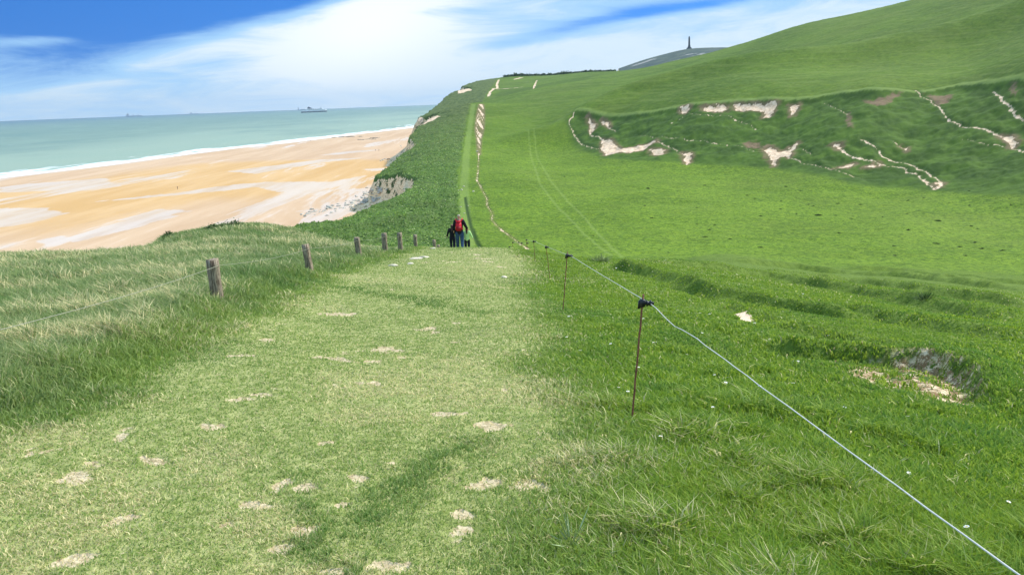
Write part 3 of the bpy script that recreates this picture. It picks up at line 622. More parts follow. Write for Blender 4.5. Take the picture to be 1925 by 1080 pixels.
# look up a bluer part of the sky for the gaps between the clouds
vz = b.math('ADD', sx.outputs[2], .55); cb = b.node('ShaderNodeCombineXYZ'); b.link(sx.outputs[0], cb.inputs[0]); b.link(sx.outputs[1], cb.inputs[1]); b.link(vz, cb.inputs[2])
nm = b.node('ShaderNodeVectorMath', operation='NORMALIZE'); b.link(cb.outputs[0], nm.inputs[0]); b.link(nm.outputs[0], sky.inputs[0])
gap = b.mix(1.0, sky.outputs[0], BLUE_TINT, 'MULTIPLY')
cloudc = b.mix(b.rng(el, R(0), R(5)), CLOUD_LOW, CLOUD_HI)
cloudc = b.mix(b.math('MULTIPLY', blob(690, 50, 230, 110, R(15), 1.0), 1.0), cloudc, CLOUD_GLARE)
skyc = b.mix(b.rng(mask, .35, 1.0), b.mix(b.rng(mask, .0, .42), cloudc, CLOUD_MID), gap)
below = b.rng(el, R(-3), R(-.5)); skyc = b.mix(below, (1.5, 2.0, 2.2), skyc)
b.link(skyc, bg.inputs[0]); bg.inputs[1].default_value = .12
sun_d = bpy.data.lights.new('sun', 'SUN'); sun = bpy.data.objects.new('sun', sun_d); COL.objects.link(sun)
sun_d.energy = SUN_E; sun_d.angle = R(5); sun_d.color = (1.0, .95, .87)
sd_ = Vector((math.sin(SUN_AZ)*math.cos(SUN_EL), math.cos(SUN_AZ)*math.cos(SUN_EL), math.sin(SUN_EL)))
sun.rotation_euler = sd_.to_track_quat('Z', 'Y').to_euler()
SC.view_settings.view_transform = 'Standard'; SC.view_settings.look = 'None'; SC.view_settings.exposure = EXPO; SC.view_settings.gamma = 1
SC.cycles.use_denoising = True; SC.cycles.max_bounces = 6; SC.cycles.diffuse_bounces = 3; SC.cycles.transmission_bounces = 3; SC.cycles.volume_bounces = 0
# ------------------------------------------------------------------ grass blades on the near slope
def blades(N, dmin, dmax, spread=.86, power=1.0):
    a = RNG.uniform(-spread, spread, N); d = np.exp(math.log(dmin)+(math.log(dmax)-math.log(dmin))*RNG.uniform(0, 1, N)**power)
    x = d*np.sin(a); y = d*np.cos(a); f = fields(x, y)
    short = f['path']; left = f['left']; lush = f['lush']
    cl = fbm(x, y, .45, 3, 201); cl2 = fbm(x, y, 2.2, 2, 202); cl3 = fbm(x, y, .13, 2, 203)
    p = (1-.78*sstep(.3, .75, f['bare'] + .35*cl3))*(1-.9*f['hole']*(cl3 > -.25))*(f['q'] < 1.5)*(1-sstep(.3, .7, f['ch']))
    p *= 1-.35*short*(cl < 0)
    ok = RNG.uniform(0, 1, N) < p
    x, y, d, a = x[ok], y[ok], d[ok], a[ok]; f = {k: v[ok] for k, v in f.items()}; short, left, lush, cl, cl2, cl3 = short[ok], left[ok], lush[ok], cl[ok], cl2[ok], cl3[ok]
    n = len(x); z = hfull(x, y, f); u = RNG.uniform(0, 1, n); u2 = RNG.uniform(0, 1, n); u3 = RNG.normal(0, 1, n)
    right = (1-short)*(x > -.3)
    tuft = sstep(.15, .5, cl)
    tall = sstep(3.0, 7.0, d)
    h = short*(.012+.014*u+.010*lush) + left*(1-short)*(.07+.07*tall+.09*u*(.4+.6*tall)+.08*tuft) + (1-left)*(1-short)*(.038+.042*u+.10*tuft*u2+.02*(cl2 > .1)) + lush*.004
    h *= 1+.012*np.minimum(d, 25)*(1-.6*left)
    h *= 1-.62*right*sstep(4, 13, d); h *= 1-.55*sstep(30, 47, d)
    w = (.0016+.0016*u2)*(1+.4*right)*np.maximum(1, d/3.6)**.74
    az = RNG.uniform(0, 2*math.pi, n); lean = (.25+.7*u2)*h*(1+.5*short)
    lx = np.cos(az)*lean - .35*h*left - .15*h*right; ly = np.sin(az)*lean
    # width direction mostly across the view, so no blade is lost edge-on
    wa = a + RNG.normal(0, .7, n); wx, wy = np.cos(wa)*w, -np.sin(wa)*w
    z0 = z - .006
    bend = .45
    P = np.empty((n, 5, 3), np.float32)
    P[:, 0] = np.stack([x-wx, y-wy, z0], 1); P[:, 1] = np.stack([x+wx, y+wy, z0], 1)
    mx, my, mz = x+lx*bend*.6, y+ly*bend*.6, z0+h*.62
    P[:, 2] = np.stack([mx+wx*.75, my+wy*.75, mz], 1); P[:, 3] = np.stack([mx-wx*.75, my-wy*.75, mz], 1)
    P[:, 4] = np.stack([x+lx, y+ly, z0+h*(1-.15*u2)], 1)
    # colours
    def c_(a_): return np.array(a_)
    lf2 = np.maximum(left, .75*(x < -.5)*(1-short))[:, None]
    gs = c_(G_SHORT)[RNG.integers(0, len(G_SHORT), n)]; gl = c_(G_LEFT)[RNG.integers(0, len(G_LEFT), n)]; gr = c_(G_RIGHT)[RNG.integers(0, len(G_RIGHT), n)]
    k = cl2*.6+cl*.5
    straw = c_((.72, .63, .34))
    col = gs*short[:, None] + (1-short[:, None])*(gl*lf2 + gr*.85*(1-lf2))
    dr = np.clip(short*(.12+.55*sstep(-.05, .55, cl*.7+cl2+.5*f['bare'])-.25*lush) + left*(.05+.46*sstep(.10, .6, cl2+.7*cl)) + right*(.02+.15*sstep(.3, .7, cl2+.5*cl)), 0, 1)
    isd = (RNG.uniform(0, 1, n) < dr)[:, None]
    col = np.where(isd, straw*(.65+.6*u[:, None]), col)
    deep = c_((.085, .185, .035)); ld = np.clip(lush*.45 + short*.45*sstep(.05, .5, fbm(x, y, 1.7, 3, 209)+.3*cl) + (1-short)*sstep(-.05, -.5, k)*.6, 0, 1)[:, None]
    col = col*(1-ld)+deep*(.8+.6*u[:, None])*ld
    yl = ((1-left)*(1-short)*sstep(.1, .5, fbm(x, y, 1.4, 2, 207)))[:, None]; col = col*(1-.45*yl)+c_((.27, .38, .04))*.45*yl
    col = np.clip(col*(.85+.3*u[:, None]), 0, 1)
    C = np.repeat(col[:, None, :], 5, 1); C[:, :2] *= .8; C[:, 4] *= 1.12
    base = (np.arange(n)*5)[:, None]
    loops = (base+np.array([0, 1, 2, 3, 3, 2, 4])).ravel(); nper = np.tile([4, 3], n)
    return P.reshape(-1, 3), loops, nper, C.reshape(-1, 3)
G_SHORT = [(.29, .40, .085), (.38, .46, .13), (.22, .34, .07), (.46, .50, .19), (.17, .28, .06)]
G_LEFT = [(.22, .30, .085), (.28, .355, .12), (.17, .25, .07), (.37, .42, .18), (.24, .32, .13)]
G_RIGHT = [(.26, .40, .032), (.34, .48, .045), (.16, .29, .025), (.44, .56, .09), (.23, .37, .05)]
P, L, NP, Cc = blades(NBLADE, 1.5, 48)
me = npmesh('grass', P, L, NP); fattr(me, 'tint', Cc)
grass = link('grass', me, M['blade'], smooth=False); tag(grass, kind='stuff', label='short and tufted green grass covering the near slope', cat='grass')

# leafy scrub on the seaward slope
N = 170000; a = RNG.uniform(R(-21), R(-1.5), N); d = np.exp(RNG.uniform(math.log(120), math.log(480), N)); x = d*np.sin(a); y = d*np.cos(a); f = fields(x, y)
ok = (f['scrub'] > .5) & (f['q'] < .6) & (RNG.uniform(0, 1, N) < .35+.65*sstep(-.3, .3, f['n1'])); x, y, d = x[ok], y[ok], d[ok]; f = {k: v[ok] for k, v in f.items()}; n = len(x); z = hfull(x, y, f)
c = np.stack([x, y, z], 1); s = (RNG.uniform(.08, .20, n)*(.6+d/420))[:, None]; s *= (1-.45*sstep(-19, -8, z))[:, None]; u = RNG.normal(0, 1, (n, 3)); u[:, 2] = np.abs(u[:, 2])*.5+.1; w = np.cross(u, RNG.normal(0, 1, (n, 3))); u /= np.linalg.norm(u, axis=1)[:, None]; w /= np.linalg.norm(w, axis=1)[:, None]
P = np.stack([c-w*s, c+w*s, c+u*s*1.3+w*s*.8, c+u*s*1.9, c+u*s*1.2-w*s*.8], 1).reshape(-1, 3)
pal = np.array([(.16, .27, .045), (.21, .33, .065), (.27, .39, .09), (.12, .21, .04), (.34, .43, .15)])[RNG.integers(0, 5, n)]*RNG.uniform(.7, 1.2, (n, 1)); hi = sstep(-25, -11, z)[:, None]; pal = pal*1.15*(1+.4*fbm(x, y, 18, 3, 231)[:, None]); pal = pal*(1-hi)+np.array((.30, .35, .12))*hi*RNG.uniform(.7, 1.2, (n, 1))
me = npmesh('scrub', P, (np.arange(n)*5)[:, None]+np.arange(5), 5); fattr(me, 'tint', np.repeat(pal, 5, 0)); scrub = link('scrub', me, M['blade'], smooth=False); tag(scrub, kind='stuff', label='dense low green scrub covering the seaward slope', cat='scrub')
# ------------------------------------------------------------------ placing helpers
def gz(x, y): return float(hfull(np.array([x]), np.array([y]))[0])
def hitf(px, py, off=0.0, dmin=0.0): return hit(px, py, off, dmin, H=lambda a, c: hfull(a, c))
def at_d(px, py, d):
    a, c, t = ray(px, py); return a*d, c*d, EYE+t*d
# ------------------------------------------------------------------ wooden post fence
fence = empty('post_and_wire_fence', (0, 0, 0)); tag(fence, 'old wooden post and wire fence along the seaward side of the path', 'fence')
def post_mesh(h, r, k):
    bm = bmesh.new(); rr = random.Random(k); seg = 14; rings = []; nr = 10
    ang = [rr.uniform(-.12, .12) for _ in range(seg)]; cr = rr.randrange(seg)
    for i in range(nr):
        zz = -.25 + (h+.25)*i/(nr-1); ring = []
        for j in range(seg):
            a = 2*math.pi*j/seg; q = r*(1+ang[j]+.04*math.sin(i*1.7+j))*(1-.05*i/nr)*(.80 if j == cr else 1)
            ring.append(bm.verts.new((math.cos(a)*q, math.sin(a)*q, zz + (rr.uniform(-.014, .010) if i == nr-1 else 0))))
        rings.append(ring)
    for i in range(nr-1):
        for j in range(seg): bm.faces.new((rings[i][j], rings[i][(j+1) % seg], rings[i+1][(j+1) % seg], rings[i+1][j]))
    c = bm.verts.new((0, 0, h-.008))
    for j in range(seg): bm.faces.new((rings[-1][j], rings[-1][(j+1) % seg], c))
    return bm
POSTS = [((410, 572), (398, 487), .085), ((583, 514), (573, 459), .085), ((675, 483), (670, 446), .09), ((725, 470), (722, 438), .095), ((753, 463), (751, 437), .09), ((782, 462), (780, 441), .09)]
tops = []
for k, (bp, tp, r) in enumerate(POSTS):
    if k < 3: x, y = hitf(*bp)
    else: x, y = hit_up(tp[0], tp[1], .74, 27+3*(k-3), H=lambda a, c: hfull(a, c))
    d = math.hypot(x, y); zb = gz(x, y); tx, ty, tz = at_d(tp[0], tp[1], d); h = max(.45, tz-zb)
    bm = post_mesh(h, r, k); ax = Vector((tx-x, ty-y, tz-zb)).normalized()
    if k > 2: ax = Vector((ax.x*.5, ax.y*.5, ax.z)).normalized()
    bmesh.ops.rotate(bm, verts=bm.verts, cent=(0, 0, 0), matrix=Vector((0, 0, 1)).rotation_difference(ax).to_matrix())
    o = bm_link('post', bm, M['wood'], fence); o.location = (x, y, zb); tops.append(Vector((x, y, zb))+ax*(h*.86)+Vector((0, 0, 0)))
for k, (px, py) in enumerate([(817, 451), (822, 452.5), (827, 455), (831, 457.5), (835, 461), (839, 459)]):
    x, y = hit_up(px, py, .72, 42+k*3, H=lambda a, c: hfull(a, c)); zb = gz(x, y); bm = post_mesh(.75, .085, 20+k)
    bmesh.ops.rotate(bm, verts=bm.verts, cent=(0, 0, 0), matrix=Matrix.Rotation(R((-3, 4, -5, 2, 6, -4)[k]), 3, 'Y'))
    o = bm_link('post', bm, M['wood'], fence); o.location = (x, y, zb); tops.append(Vector((x, y, zb+.62)))
p0 = tops[0]*1; p0 = tops[0] + (tops[0]-tops[1])*1.05; zz = gz(p0.x, p0.y); p0.z = zz+.68
bm = post_mesh(.78, .085, 50); o = bm_link('post', bm, M['wood'], fence); o.location = (p0.x, p0.y, zz)
def sagline(a, c, sag, n=12, wob=0):
    return [a.lerp(c, i/n) - Vector((0, 0, sag*4*(i/n)*(1-i/n))) + (Vector((random.uniform(-wob, wob), 0, random.uniform(-wob, wob))) if 0 < i < n else Vector()) for i in range(n+1)]
pts = []
seq = [p0]+tops
for a, c in zip(seq[:-1], seq[1:]):
    off = Vector((.09, 0, 0)); pts += sagline(a+off, c+off, .05, 8)[:-1]
pts.append(seq[-1]+Vector((.09, 0, 0)))
bm = bmesh.new(); bm_tube(bm, pts, .0030, 5); bm_link('wire', bm, M['wire'], fence)
# ------------------------------------------------------------------ electric fence
ef = empty('electric_fence', (0, 0, 0)); tag(ef, 'electric fence of rusty stakes with black insulators and one white rope', 'fence')
STK = [((1187, 795), (1209, 553)), ((1058, 585), (1067, 473)), ((1034, 525), (1026, 460)), ((1006, 492), (1003, 451))]
def stake(x, y, zb, ax, h, k, small=False):
    bm = bmesh.new(); rr = random.Random(k); n_ = 14
    pts = [Vector((rr.uniform(-.003, .003), rr.uniform(-.003, .003), 0))+ax*(-.15+(h+.15)*i/n_) for i in range(n_+1)]
    bm_tube(bm, pts, [.0062*(1+.10*(i % 2)) for i in range(n_+1)], 8)
    s = bm_link('stake', bm, M['rust'], ef); s.location = (x, y, zb)
    c = ax*(h*.935); bm = bmesh.new(); g = 1.25
    bm_tube(bm, [c-ax*.022*g, c-ax*.018*g, c+ax*.018*g, c+ax*.022*g], [.011*g, .017*g, .017*g, .011*g], 14)        # collar
    bm_tube(bm, [c+Vector((-.012, 0, -.02*g)), c+Vector((-.020*g, 0, -.03*g)), c+Vector((-.016*g, 0, .015*g))], [.006, .009, .006], 8)   # screw lug
    bm_tube(bm, [c+Vector((.010, -.004, 0)), c+Vector((.022*g, -.006, -.001))], [.010*g, .010*g], 12)
    for a_, r_ in ((.022, .018), (.027, .018), (.0275, .012), (.042, .012), (.0425, .017), (.047, .017)):
        pass
    bm_tube(bm, [c+Vector((a_*g, -.006, -.002)) for a_ in (.020, .0215, .026, .0275, .041, .0425, .047, .0485, .060, .062)], [r_*g for r_ in (.010, .018, .018, .012, .012, .018, .018, .009, .009, .006)], 14)
    ins = bm_link('insulator', bm, M['black'], s)
    return Vector((x, y, zb))+c+Vector((.043*g, -.014*g, -.004))
anch = []
for k, (bp, tp) in enumerate(STK):
    x, y = hitf(*bp); d = math.hypot(x, y); zb = gz(x, y); tx, ty, tz = at_d(tp[0], tp[1], d)
    v = Vector((tx-x, ty-y, tz-zb)); h = v.length; v.normalize()
    anch.append(stake(x, y, zb, v, h, k))
for k, (px, py) in enumerate([(990, 450), (992, 456), (979, 456), (962, 455), (956, 460), (946, 463), (940, 465), (929, 467)]):
    x, y = hit_up(px, py, .80, 27+[2, 5, 8, 11, 14, 17, 20, 23][k], H=lambda a, c: hfull(a, c)); zb = gz(x, y)
    anch.append(stake(x, y, zb, Vector((random.uniform(-.06, .06), 0, 1)).normalized(), .85, 30+k))
# stake nearest the camera, out of frame on the right: the rope to it crosses the lower right corner
q0 = Vector(at_d(1925, 1079, 2.02)); p_ = anch[0] + (q0-anch[0])*1.45
zb = gz(p_.x, p_.y); stake(p_.x-.05, p_.y, zb, Vector((0, 0, 1)), (p_.z-zb)/.935, 77)
def ropepts(a, c, sag, n_): return sagline(a, c, sag, n_, .0015)
rp = ropepts(p_, anch[0], .012, 34)[:-1]
w1 = rp[-5:]; rp[-2] += Vector((0, 0, -.012)); rp[-3] += Vector((0.0, 0, -.020)); rp[-4] += Vector((0, 0, -.026)); rp[-5] += Vector((.0, 0, -.014)); rp[-6] += Vector((0, 0, -.006))
for a, c in zip(anch[:-1], anch[1:]): rp += ropepts(a, c, .004, 14)[:-1]
rp.append(anch[-1])
bm = bmesh.new(); bm_tube(bm, rp, [.0023*(1+.16*(i % 2)) for i in range(len(rp))], 7); bm_link('rope', bm, M['rope'], ef)
# ------------------------------------------------------------------ people
def skinmesh(name, ch, sub=2, extra=None, root=0):
    """ch: list of chains; a chain is a list of (x,y,z,r); chains starting with an int hang on that vertex"""
    vs, ed, rad = [], [], []
    for c in ch:
        prev = None
        for it in c:
            if isinstance(it, int): prev = it; continue
            vs.append(it[:3]); rad.append(it[3:]); i = len(vs)-1
            if prev is not None: ed.append((prev, i))
            prev = i
    me = bpy.data.meshes.new(name); me.from_pydata(vs, ed, []); o = bpy.data.objects.new('tmp', me); COL.objects.link(o)
    sk = o.modifiers.new('s', 'SKIN'); sk.use_smooth_shade = True; sv = me.skin_vertices[0].data
    for i, r_ in enumerate(rad): sv[i].radius = (r_[0], r_[-1]); sv[i].use_root = (i == root)
    if sub: m_ = o.modifiers.new('d', 'SUBSURF'); m_.levels = sub; m_.render_levels = sub
    dg = bpy.context.evaluated_depsgraph_get(); out = bpy.data.meshes.new_from_object(o.evaluated_get(dg)); out.name = name
    bpy.data.objects.remove(o)
    if extra:
        bm = bmesh.new(); bm.from_mesh(out); extra(bm); bm.to_mesh(out); bm.free()
    return out
def fingers(w, dirn, side, s):
    w = Vector(w); dn = Vector(dirn).normalized(); sd2 = Vector((0, 1, 0)); out = []
    palm = w+dn*.07*s
    for k, (o_, l_) in enumerate(((-.030, .075), (-.010, .085), (.010, .08), (.028, .062))):
        a = palm+sd2*o_*s; a2 = a+dn*l_*.5*s+Vector((-side*.006*s, 0, 0)); a3 = a+dn*l_*s+Vector((-side*.022*s, 0, 0))
        out.append([tuple(a)+(.0095*s,), tuple(a2)+(.0085*s,), tuple(a3)+(.0075*s,)])
    t0 = w+dn*.03*s+sd2*.03*s; out.append([tuple(t0)+(.011*s,), tuple(t0+dn*.03*s+sd2*.022*s)+(.010*s,), tuple(t0+dn*.055*s+sd2*.024*s)+(.008*s,)])
    return out
def person(spec, loc, rz, label, group=None, detail=True):
    s = spec['h']/1.78; P = lambda x, y, z: (x*s, y*s, z*s)
    A = spec.get('arms', [((-.27, -.02, 1.17), (-.30, .05, .93)), ((.27, -.02, 1.17), (.30, .05, .93))]); st = spec.get('stride', .16)
    root = empty('person', loc, rz); tag(root, label, 'person', group)
    legs = [[(-.10, 0, .93), (-.11, st*.55, .50), (-.11, st-.02, .09), (-.115, st+.14, .035)], [(.10, 0, .93), (.11, -st*.15, .50), (.11, -st-.08, .12), (.115, -st+.05, .035)]]
    ch = [[P(0, 0, .95)+(.125*s, .10*s), P(0, 0, 1.12)+(.12*s, .09*s), P(0, 0, 1.32)+(.15*s, .10*s), P(0, 0, 1.43)+(.13*s, .085*s), P(0, .0, 1.52)+(.055*s,), P(0, .015, 1.60)+(.072*s, .085*s), P(0, .012, 1.69)+(.078*s, .095*s), P(0, .005, 1.745)+(.05*s, .06*s)]]
    for L in legs: ch.append([0]+[P(*p)+(r_*s,) for p, r_ in zip(L, (.085, .058, .038, .032))])
    hands = []
    for sd2, (e, w_) in zip((-1, 1), A):
        hv = Vector(w_)-Vector(e); hv.normalize(); hp = Vector(w_)+hv*.07
        ch.append([3]+[P(sd2*.185, 0, 1.44)+(.052*s,), P(*e)+(.040*s,), P(*w_)+(.027*s,), P(*hp)+(.034*s, .016*s)])
        if detail: ch += fingers(Vector(w_)*s, hv, sd2, s)
    def face(bm):
        bm_ball(bm, P(0, .108, 1.645), (.012*s, .018*s, .02*s), 1)
        for sd2 in (-1, 1): bm_ball(bm, P(sd2*.078, .01, 1.645), (.012*s, .022*s, .032*s), 1); bm_ball(bm, P(sd2*.03, .088, 1.668), (.012*s, .012*s, .008*s), 1)
        bm_ball(bm, P(0, .092, 1.60), (.024*s, .010*s, .006*s), 1)
    body = link('body', skinmesh('body', ch, 2 if detail else 1, face if detail else None), M['skin'], root)
    if detail:
        base = [P(0, 0, spec.get('hem', .78))+(.19*s, .15*s), P(0, 0, .93)+(.19*s, .15*s), P(0, 0, 1.12)+(.175*s, .14*s), P(0, -.005, 1.30)+(.21*s, .15*s), P(0, 0, 1.42)+(.18*s, .125*s), P(0, .005, 1.50)+(.075*s, .075*s)]
        c2 = [base]
        for sd2, (e, w_) in zip((-1, 1), A): c2.append([4]+[P(sd2*.19, 0, 1.43)+(.092*s,), P(*e)+(.072*s,), P(*[e[i]*.1+w_[i]*.9 for i in range(3)])+(.055*s,)])
        link('coat', skinmesh('coat', c2, 2), M[spec['coat']], root)
        c3_ = [[P(0, 0, 1.02)+(.16*s, .13*s), P(0, 0, .92)+(.18*s, .14*s)]]
        for L in legs: c3_.append([1]+[P(L[0][0]*1.05, 0, .82)+(.122*s,), P(*L[1])+(.092*s,), P(L[2][0], L[2][1], .13)+(.062*s,)])
        link('trousers', skinmesh('trousers', c3_, 2), M[spec['legs']], root)
        for L in legs: link('boot', skinmesh('boot', [[P(L[2][0], L[2][1]-.03, L[2][2]+.03)+(.058*s,), P(L[2][0], L[2][1]-.02, L[2][2]-.03)+(.055*s,), P(*L[3])+(.050*s, .038*s), P(L[3][0], L[3][1]+.06, .035)+(.042*s, .028*s)]], 2), M['boot'], root)
        hr = spec['hair']; hc = [[P(0, -.045, 1.615)+(.060*s, .05*s), P(0, -.03, 1.68)+(.084*s, .085*s), P(0, -.005, 1.74)+(.068*s, .085*s)]]
        if hr == 'hairb': hc = [[P(0, -.12, 1.30)+(.035*s,), P(0, -.11, 1.42)+(.065*s, .04*s), P(0, -.07, 1.54)+(.085*s, .05*s), P(0, -.035, 1.66)+(.09*s, .09*s), P(0, -.005, 1.735)+(.072*s, .085*s)]]
        link('hair', skinmesh('hair', hc, 2), M[hr], root)
    else:
        c2 = [[P(0, 0, .90)+(.16*s, .12*s), P(0, 0, 1.42)+(.16*s, .11*s), P(0, 0, 1.50)+(.06*s,)]]
        for sd2, (e, w_) in zip((-1, 1), A): c2.append([1]+[P(sd2*.19, 0, 1.42)+(.07*s,), P(*e)+(.055*s,), P(*w_)+(.04*s,)])
        link('coat', skinmesh('coat', c2, 1), M[spec['coat']], root)
        c3_ = [[P(0, 0, .97)+(.14*s,), P(0, 0, .91)+(.14*s,)]]
        for L in legs: c3_.append([1]+[P(L[0][0], 0, .84)+(.09*s,), P(*L[1])+(.07*s,), P(L[2][0], L[2][1], .10)+(.055*s,)])
        link('trousers', skinmesh('trousers', c3_, 1), M[spec['legs']], root)
        link('hair', skinmesh('hair', [[P(0, -.03, 1.66)+(.08*s,), P(0, -.005, 1.73)+(.075*s,)]], 1), M[spec['hair']], root)
    return root
mx, my = hit_up(862, 401, 1.79, 29.5, H=lambda a, c: hfull(a, c)); md = math.hypot(mx, my)
man = person(dict(h=1.78, coat='black', legs='jeans', hair='hairg', arms=[((-.255, -.03, 1.19), (-.27, .05, .95)), ((.29, .0, 1.20), (.40, .05, 1.02))]), (mx, my, gz(mx, my)), R(2), 'tall grey haired walker in black jacket and blue jeans wearing a red rucksack')
# (cloth of the coats is matt)
for o in man.children:
    if o.name.startswith('coat'): o.data.materials.clear(); o.data.materials.append(M['coat'])
bp_ = empty('backpack', (mx, my, gz(mx, my)), R(2)); tag(bp_, 'red rucksack with shoulder straps on the back of the tall walker', 'backpack')
bm = bmesh.new(); bm_box(bm, (-.02, -.235, 1.235), (.33, .17, .44), .06, taper=.72)
me_ = bm_link('bag', bm, M['red'], bp_)
bm = bmesh.new(); bm_box(bm, (-.01, -.335, 1.14), (.22, .07, .20), .028); bm_link('front_pocket', bm, M['redd'], bp_)
bm = bmesh.new(); bm_box(bm, (-.02, -.245, 1.455), (.25, .16, .055), .024); bm_link('lid', bm, M['red'], bp_)
for sx_ in (-1, 1):
    bm = bmesh.new(); bm_tube(bm, [(sx_*.09-.01, -.17, 1.40), (sx_*.135, -.12, 1.52), (sx_*.16, -.02, 1.555), (sx_*.15, .09, 1.50), (sx_*.13, .15, 1.36), (sx_*.13, .12, 1.18), (sx_*.16, -.02, 1.10), (sx_*.14, -.15, 1.08)], .026, 8); bm_link('strap', bm, M['red'], bp_)
def dpt(px, d): a, c, t = ray(px, 430); return a*d, c*d
kx, ky = dpt(849.5, md+.3); kid1 = person(dict(h=1.27, coat='coat', legs='navy', hair='hairb', hem=.74, arms=[((-.29, -.03, 1.15), (-.36, .02, .92)), ((.25, -.02, 1.2), (.22, .10, 1.0))], stride=.12), (kx, ky, gz(kx, ky)), R(-4), 'child with long dark hair in a black coat walking left of the tall man')
kx, ky = dpt(877, md+.3); kid2 = person(dict(h=1.24, coat='lime', legs='navy', hair='hairb', hem=.80, arms=[((-.24, .0, 1.2), (-.20, .08, 1.08)), ((.30, -.02, 1.17), (.40, .0, .95))], stride=.10), (kx, ky, gz(kx, ky)), R(3), 'child in a pale lime jacket and dark trousers right of the tall man')
for k, (px, py, coat, legs, lab) in enumerate([(334, 356, 'coat', 'navy', 'lone dark figure walking in the middle of the empty orange sand'),
        (706, 284, 'coat', 'navy', 'dark clad beach walker, left one of the pair near the white cliff'), (712.5, 284, 'tan', 'navy', 'beach walker in beige, right one of the pair near the white cliff'),
        (579, 265.5, 'coat', 'navy', 'tiny figure at the surf edge, left one of the pair below the ferry'), (583.5, 265.2, 'coat', 'jeans', 'tiny figure at the surf edge, right one of the pair below the ferry'),
        (711, 260, 'coat', 'navy', 'tiny dark figure standing beside the flat rocks on the far sand')]):
    x, y, z = PZ(px, py, SEA+.22); person(dict(h=1.78, coat=coat, legs=legs, hair='hairb'), (x, y, z), R(random.uniform(-60, 60)), lab, 'people down on the beach', detail=False)
# ------------------------------------------------------------------ leafy things
BW = .10
def leafmesh(name, n_, ext, leaf, seed, flat=1.0, blade=False):
    g = np.random.default_rng(seed); v = g.normal(0, 1, (n_, 3)); v /= np.linalg.norm(v, axis=1)[:, None]; v[:, 2] = np.abs(v[:, 2]); r_ = g.uniform(.35, 1, n_)**.6
    lob = 1+.35*np.sin(3*np.arctan2(v[:, 1], v[:, 0])+seed)+.2*g.normal(0, 1, n_); c = v*(r_*lob)[:, None]*np.array(ext); c[:, 2] *= flat
    u = g.normal(0, 1, (n_, 3)); 
    if blade: u = v*np.array([1, 1, 1.4])+g.normal(0, .3, (n_, 3)); c *= .35
    u /= np.linalg.norm(u, axis=1)[:, None]; w_ = np.cross(u, g.normal(0, 1, (n_, 3))); w_ /= np.linalg.norm(w_, axis=1)[:, None]
    L_ = leaf*g.uniform(.6, 1.4, (n_, 1)); wd = L_*(BW if blade else .38)
    V = np.stack([c-w_*wd*.6, c+w_*wd*.6, c+u*L_*.6+w_*wd, c+u*L_*1.15, c+u*L_*.6-w_*wd], 1).reshape(-1, 3)
    V[:, 2] = np.maximum(V[:, 2], -.02)
    F = (np.arange(n_)*5)[:, None]+np.arange(5); me = npmesh(name, V, F, 5); me.materials.append(M['leaf']); return me
def stemmesh(ext, seed, n_=7, r=.012):
    bm = bmesh.new(); rr = random.Random(seed)
    for _ in range(n_):
        a = rr.uniform(0, 6.28); q = rr.uniform(.2, .9); bm_tube(bm, [(0, 0, -.1), (math.cos(a)*q*ext[0]*.4, math.sin(a)*q*ext[1]*.4, ext[2]*.5), (math.cos(a)*q*ext[0]*.9, math.sin(a)*q*ext[1]*.9, ext[2]*rr.uniform(.8, 1.15))], [r, r*.7, r*.3], 5)
    me = bpy.data.meshes.new('stem'); bm.to_mesh(me); bm.free(); me.materials.append(M['twig']); return me
def bush(x, y, ext, leaf, n_, seed, label, group=None, twigs=7, tr=.012):
    o = empty('bush', (x, y, gz(x, y)), random.uniform(0, 6)); tag(o, label, 'bush', group)
    link('foliage', leafmesh('foliage', n_, ext, leaf, seed), None, o, False); link('stem', stemmesh(ext, seed, twigs, tr), None, o); return o
for k, (px, py, e, lab) in enumerate([(292, 446, (.5, .35, .36), 'dark bush with bare twigs on the cliff brow above the pale sand'), (405, 433, (.6, .4, .22), 'low brown bush on the cliff brow at the left end of the dark scrub'),
        (318, 447, (.22, .2, .22), 'small twiggy bush just right of the dark bush on the brow'), (440, 428, (.5, .4, .25), 'dark green bush where the near bank meets the far scrub'), (330, 455, (.2, .2, .14), 'tiny bush in the rough grass below the twiggy brow bushes')]):
    x, y = hitf(px, py); bush(x, y, e, .05, 700, 40+k, lab, 'bushes on the cliff brow', 8, .004)
for k, (px, d, e, lab) in enumerate([(905, 1075, (9, 6, 3.2), 'leftmost dark bush on the skyline of the far headland'), (925, 1120, (9, 6, 3.6), 'dark bush on the skyline left of the long far hedge'), (1068, 1115, (5, 4, 3.6), 'larger of the two round bushes standing above the far hedge'),
        (1078, 1118, (4, 3, 2.4), 'smaller round bush right beside the round bush above the far hedge'), (876, 952, (5, 4, 1.8), 'low bush on top of the far white cliff'), (1052, 1110, (3, 3, 1.6), 'small bush on the skyline left of the two round bushes')]):
    x, y = dpt(px, d); bush(x, y, e, .9, 420, 60+k, lab, 'bushes on the far skyline', 5, .12)
hd = empty('hedge', (0, 0, 0)); tag(hd, 'long low dark hedge running along the skyline of the far plateau', 'hedge')
g_ = np.random.default_rng(5); n_ = 5200; tt = g_.uniform(0, 1, n_); hp = np.array([dpt(958, 1118), dpt(1005, 1128), dpt(1060, 1126), dpt(1110, 1100), dpt(1160, 1010)]); hx = np.interp(tt, np.linspace(0, 1, 5), hp[:, 0]); hy = np.interp(tt, np.linspace(0, 1, 5), hp[:, 1])+g_.normal(0, 1.2, n_)
hz_ = hfull(hx, hy)+g_.uniform(0, 1, n_)*(2.0+1.3*vnoise(tt*60, tt*0, 3))*np.interp(tt, [0, .5, 1], [1, .8, .5])
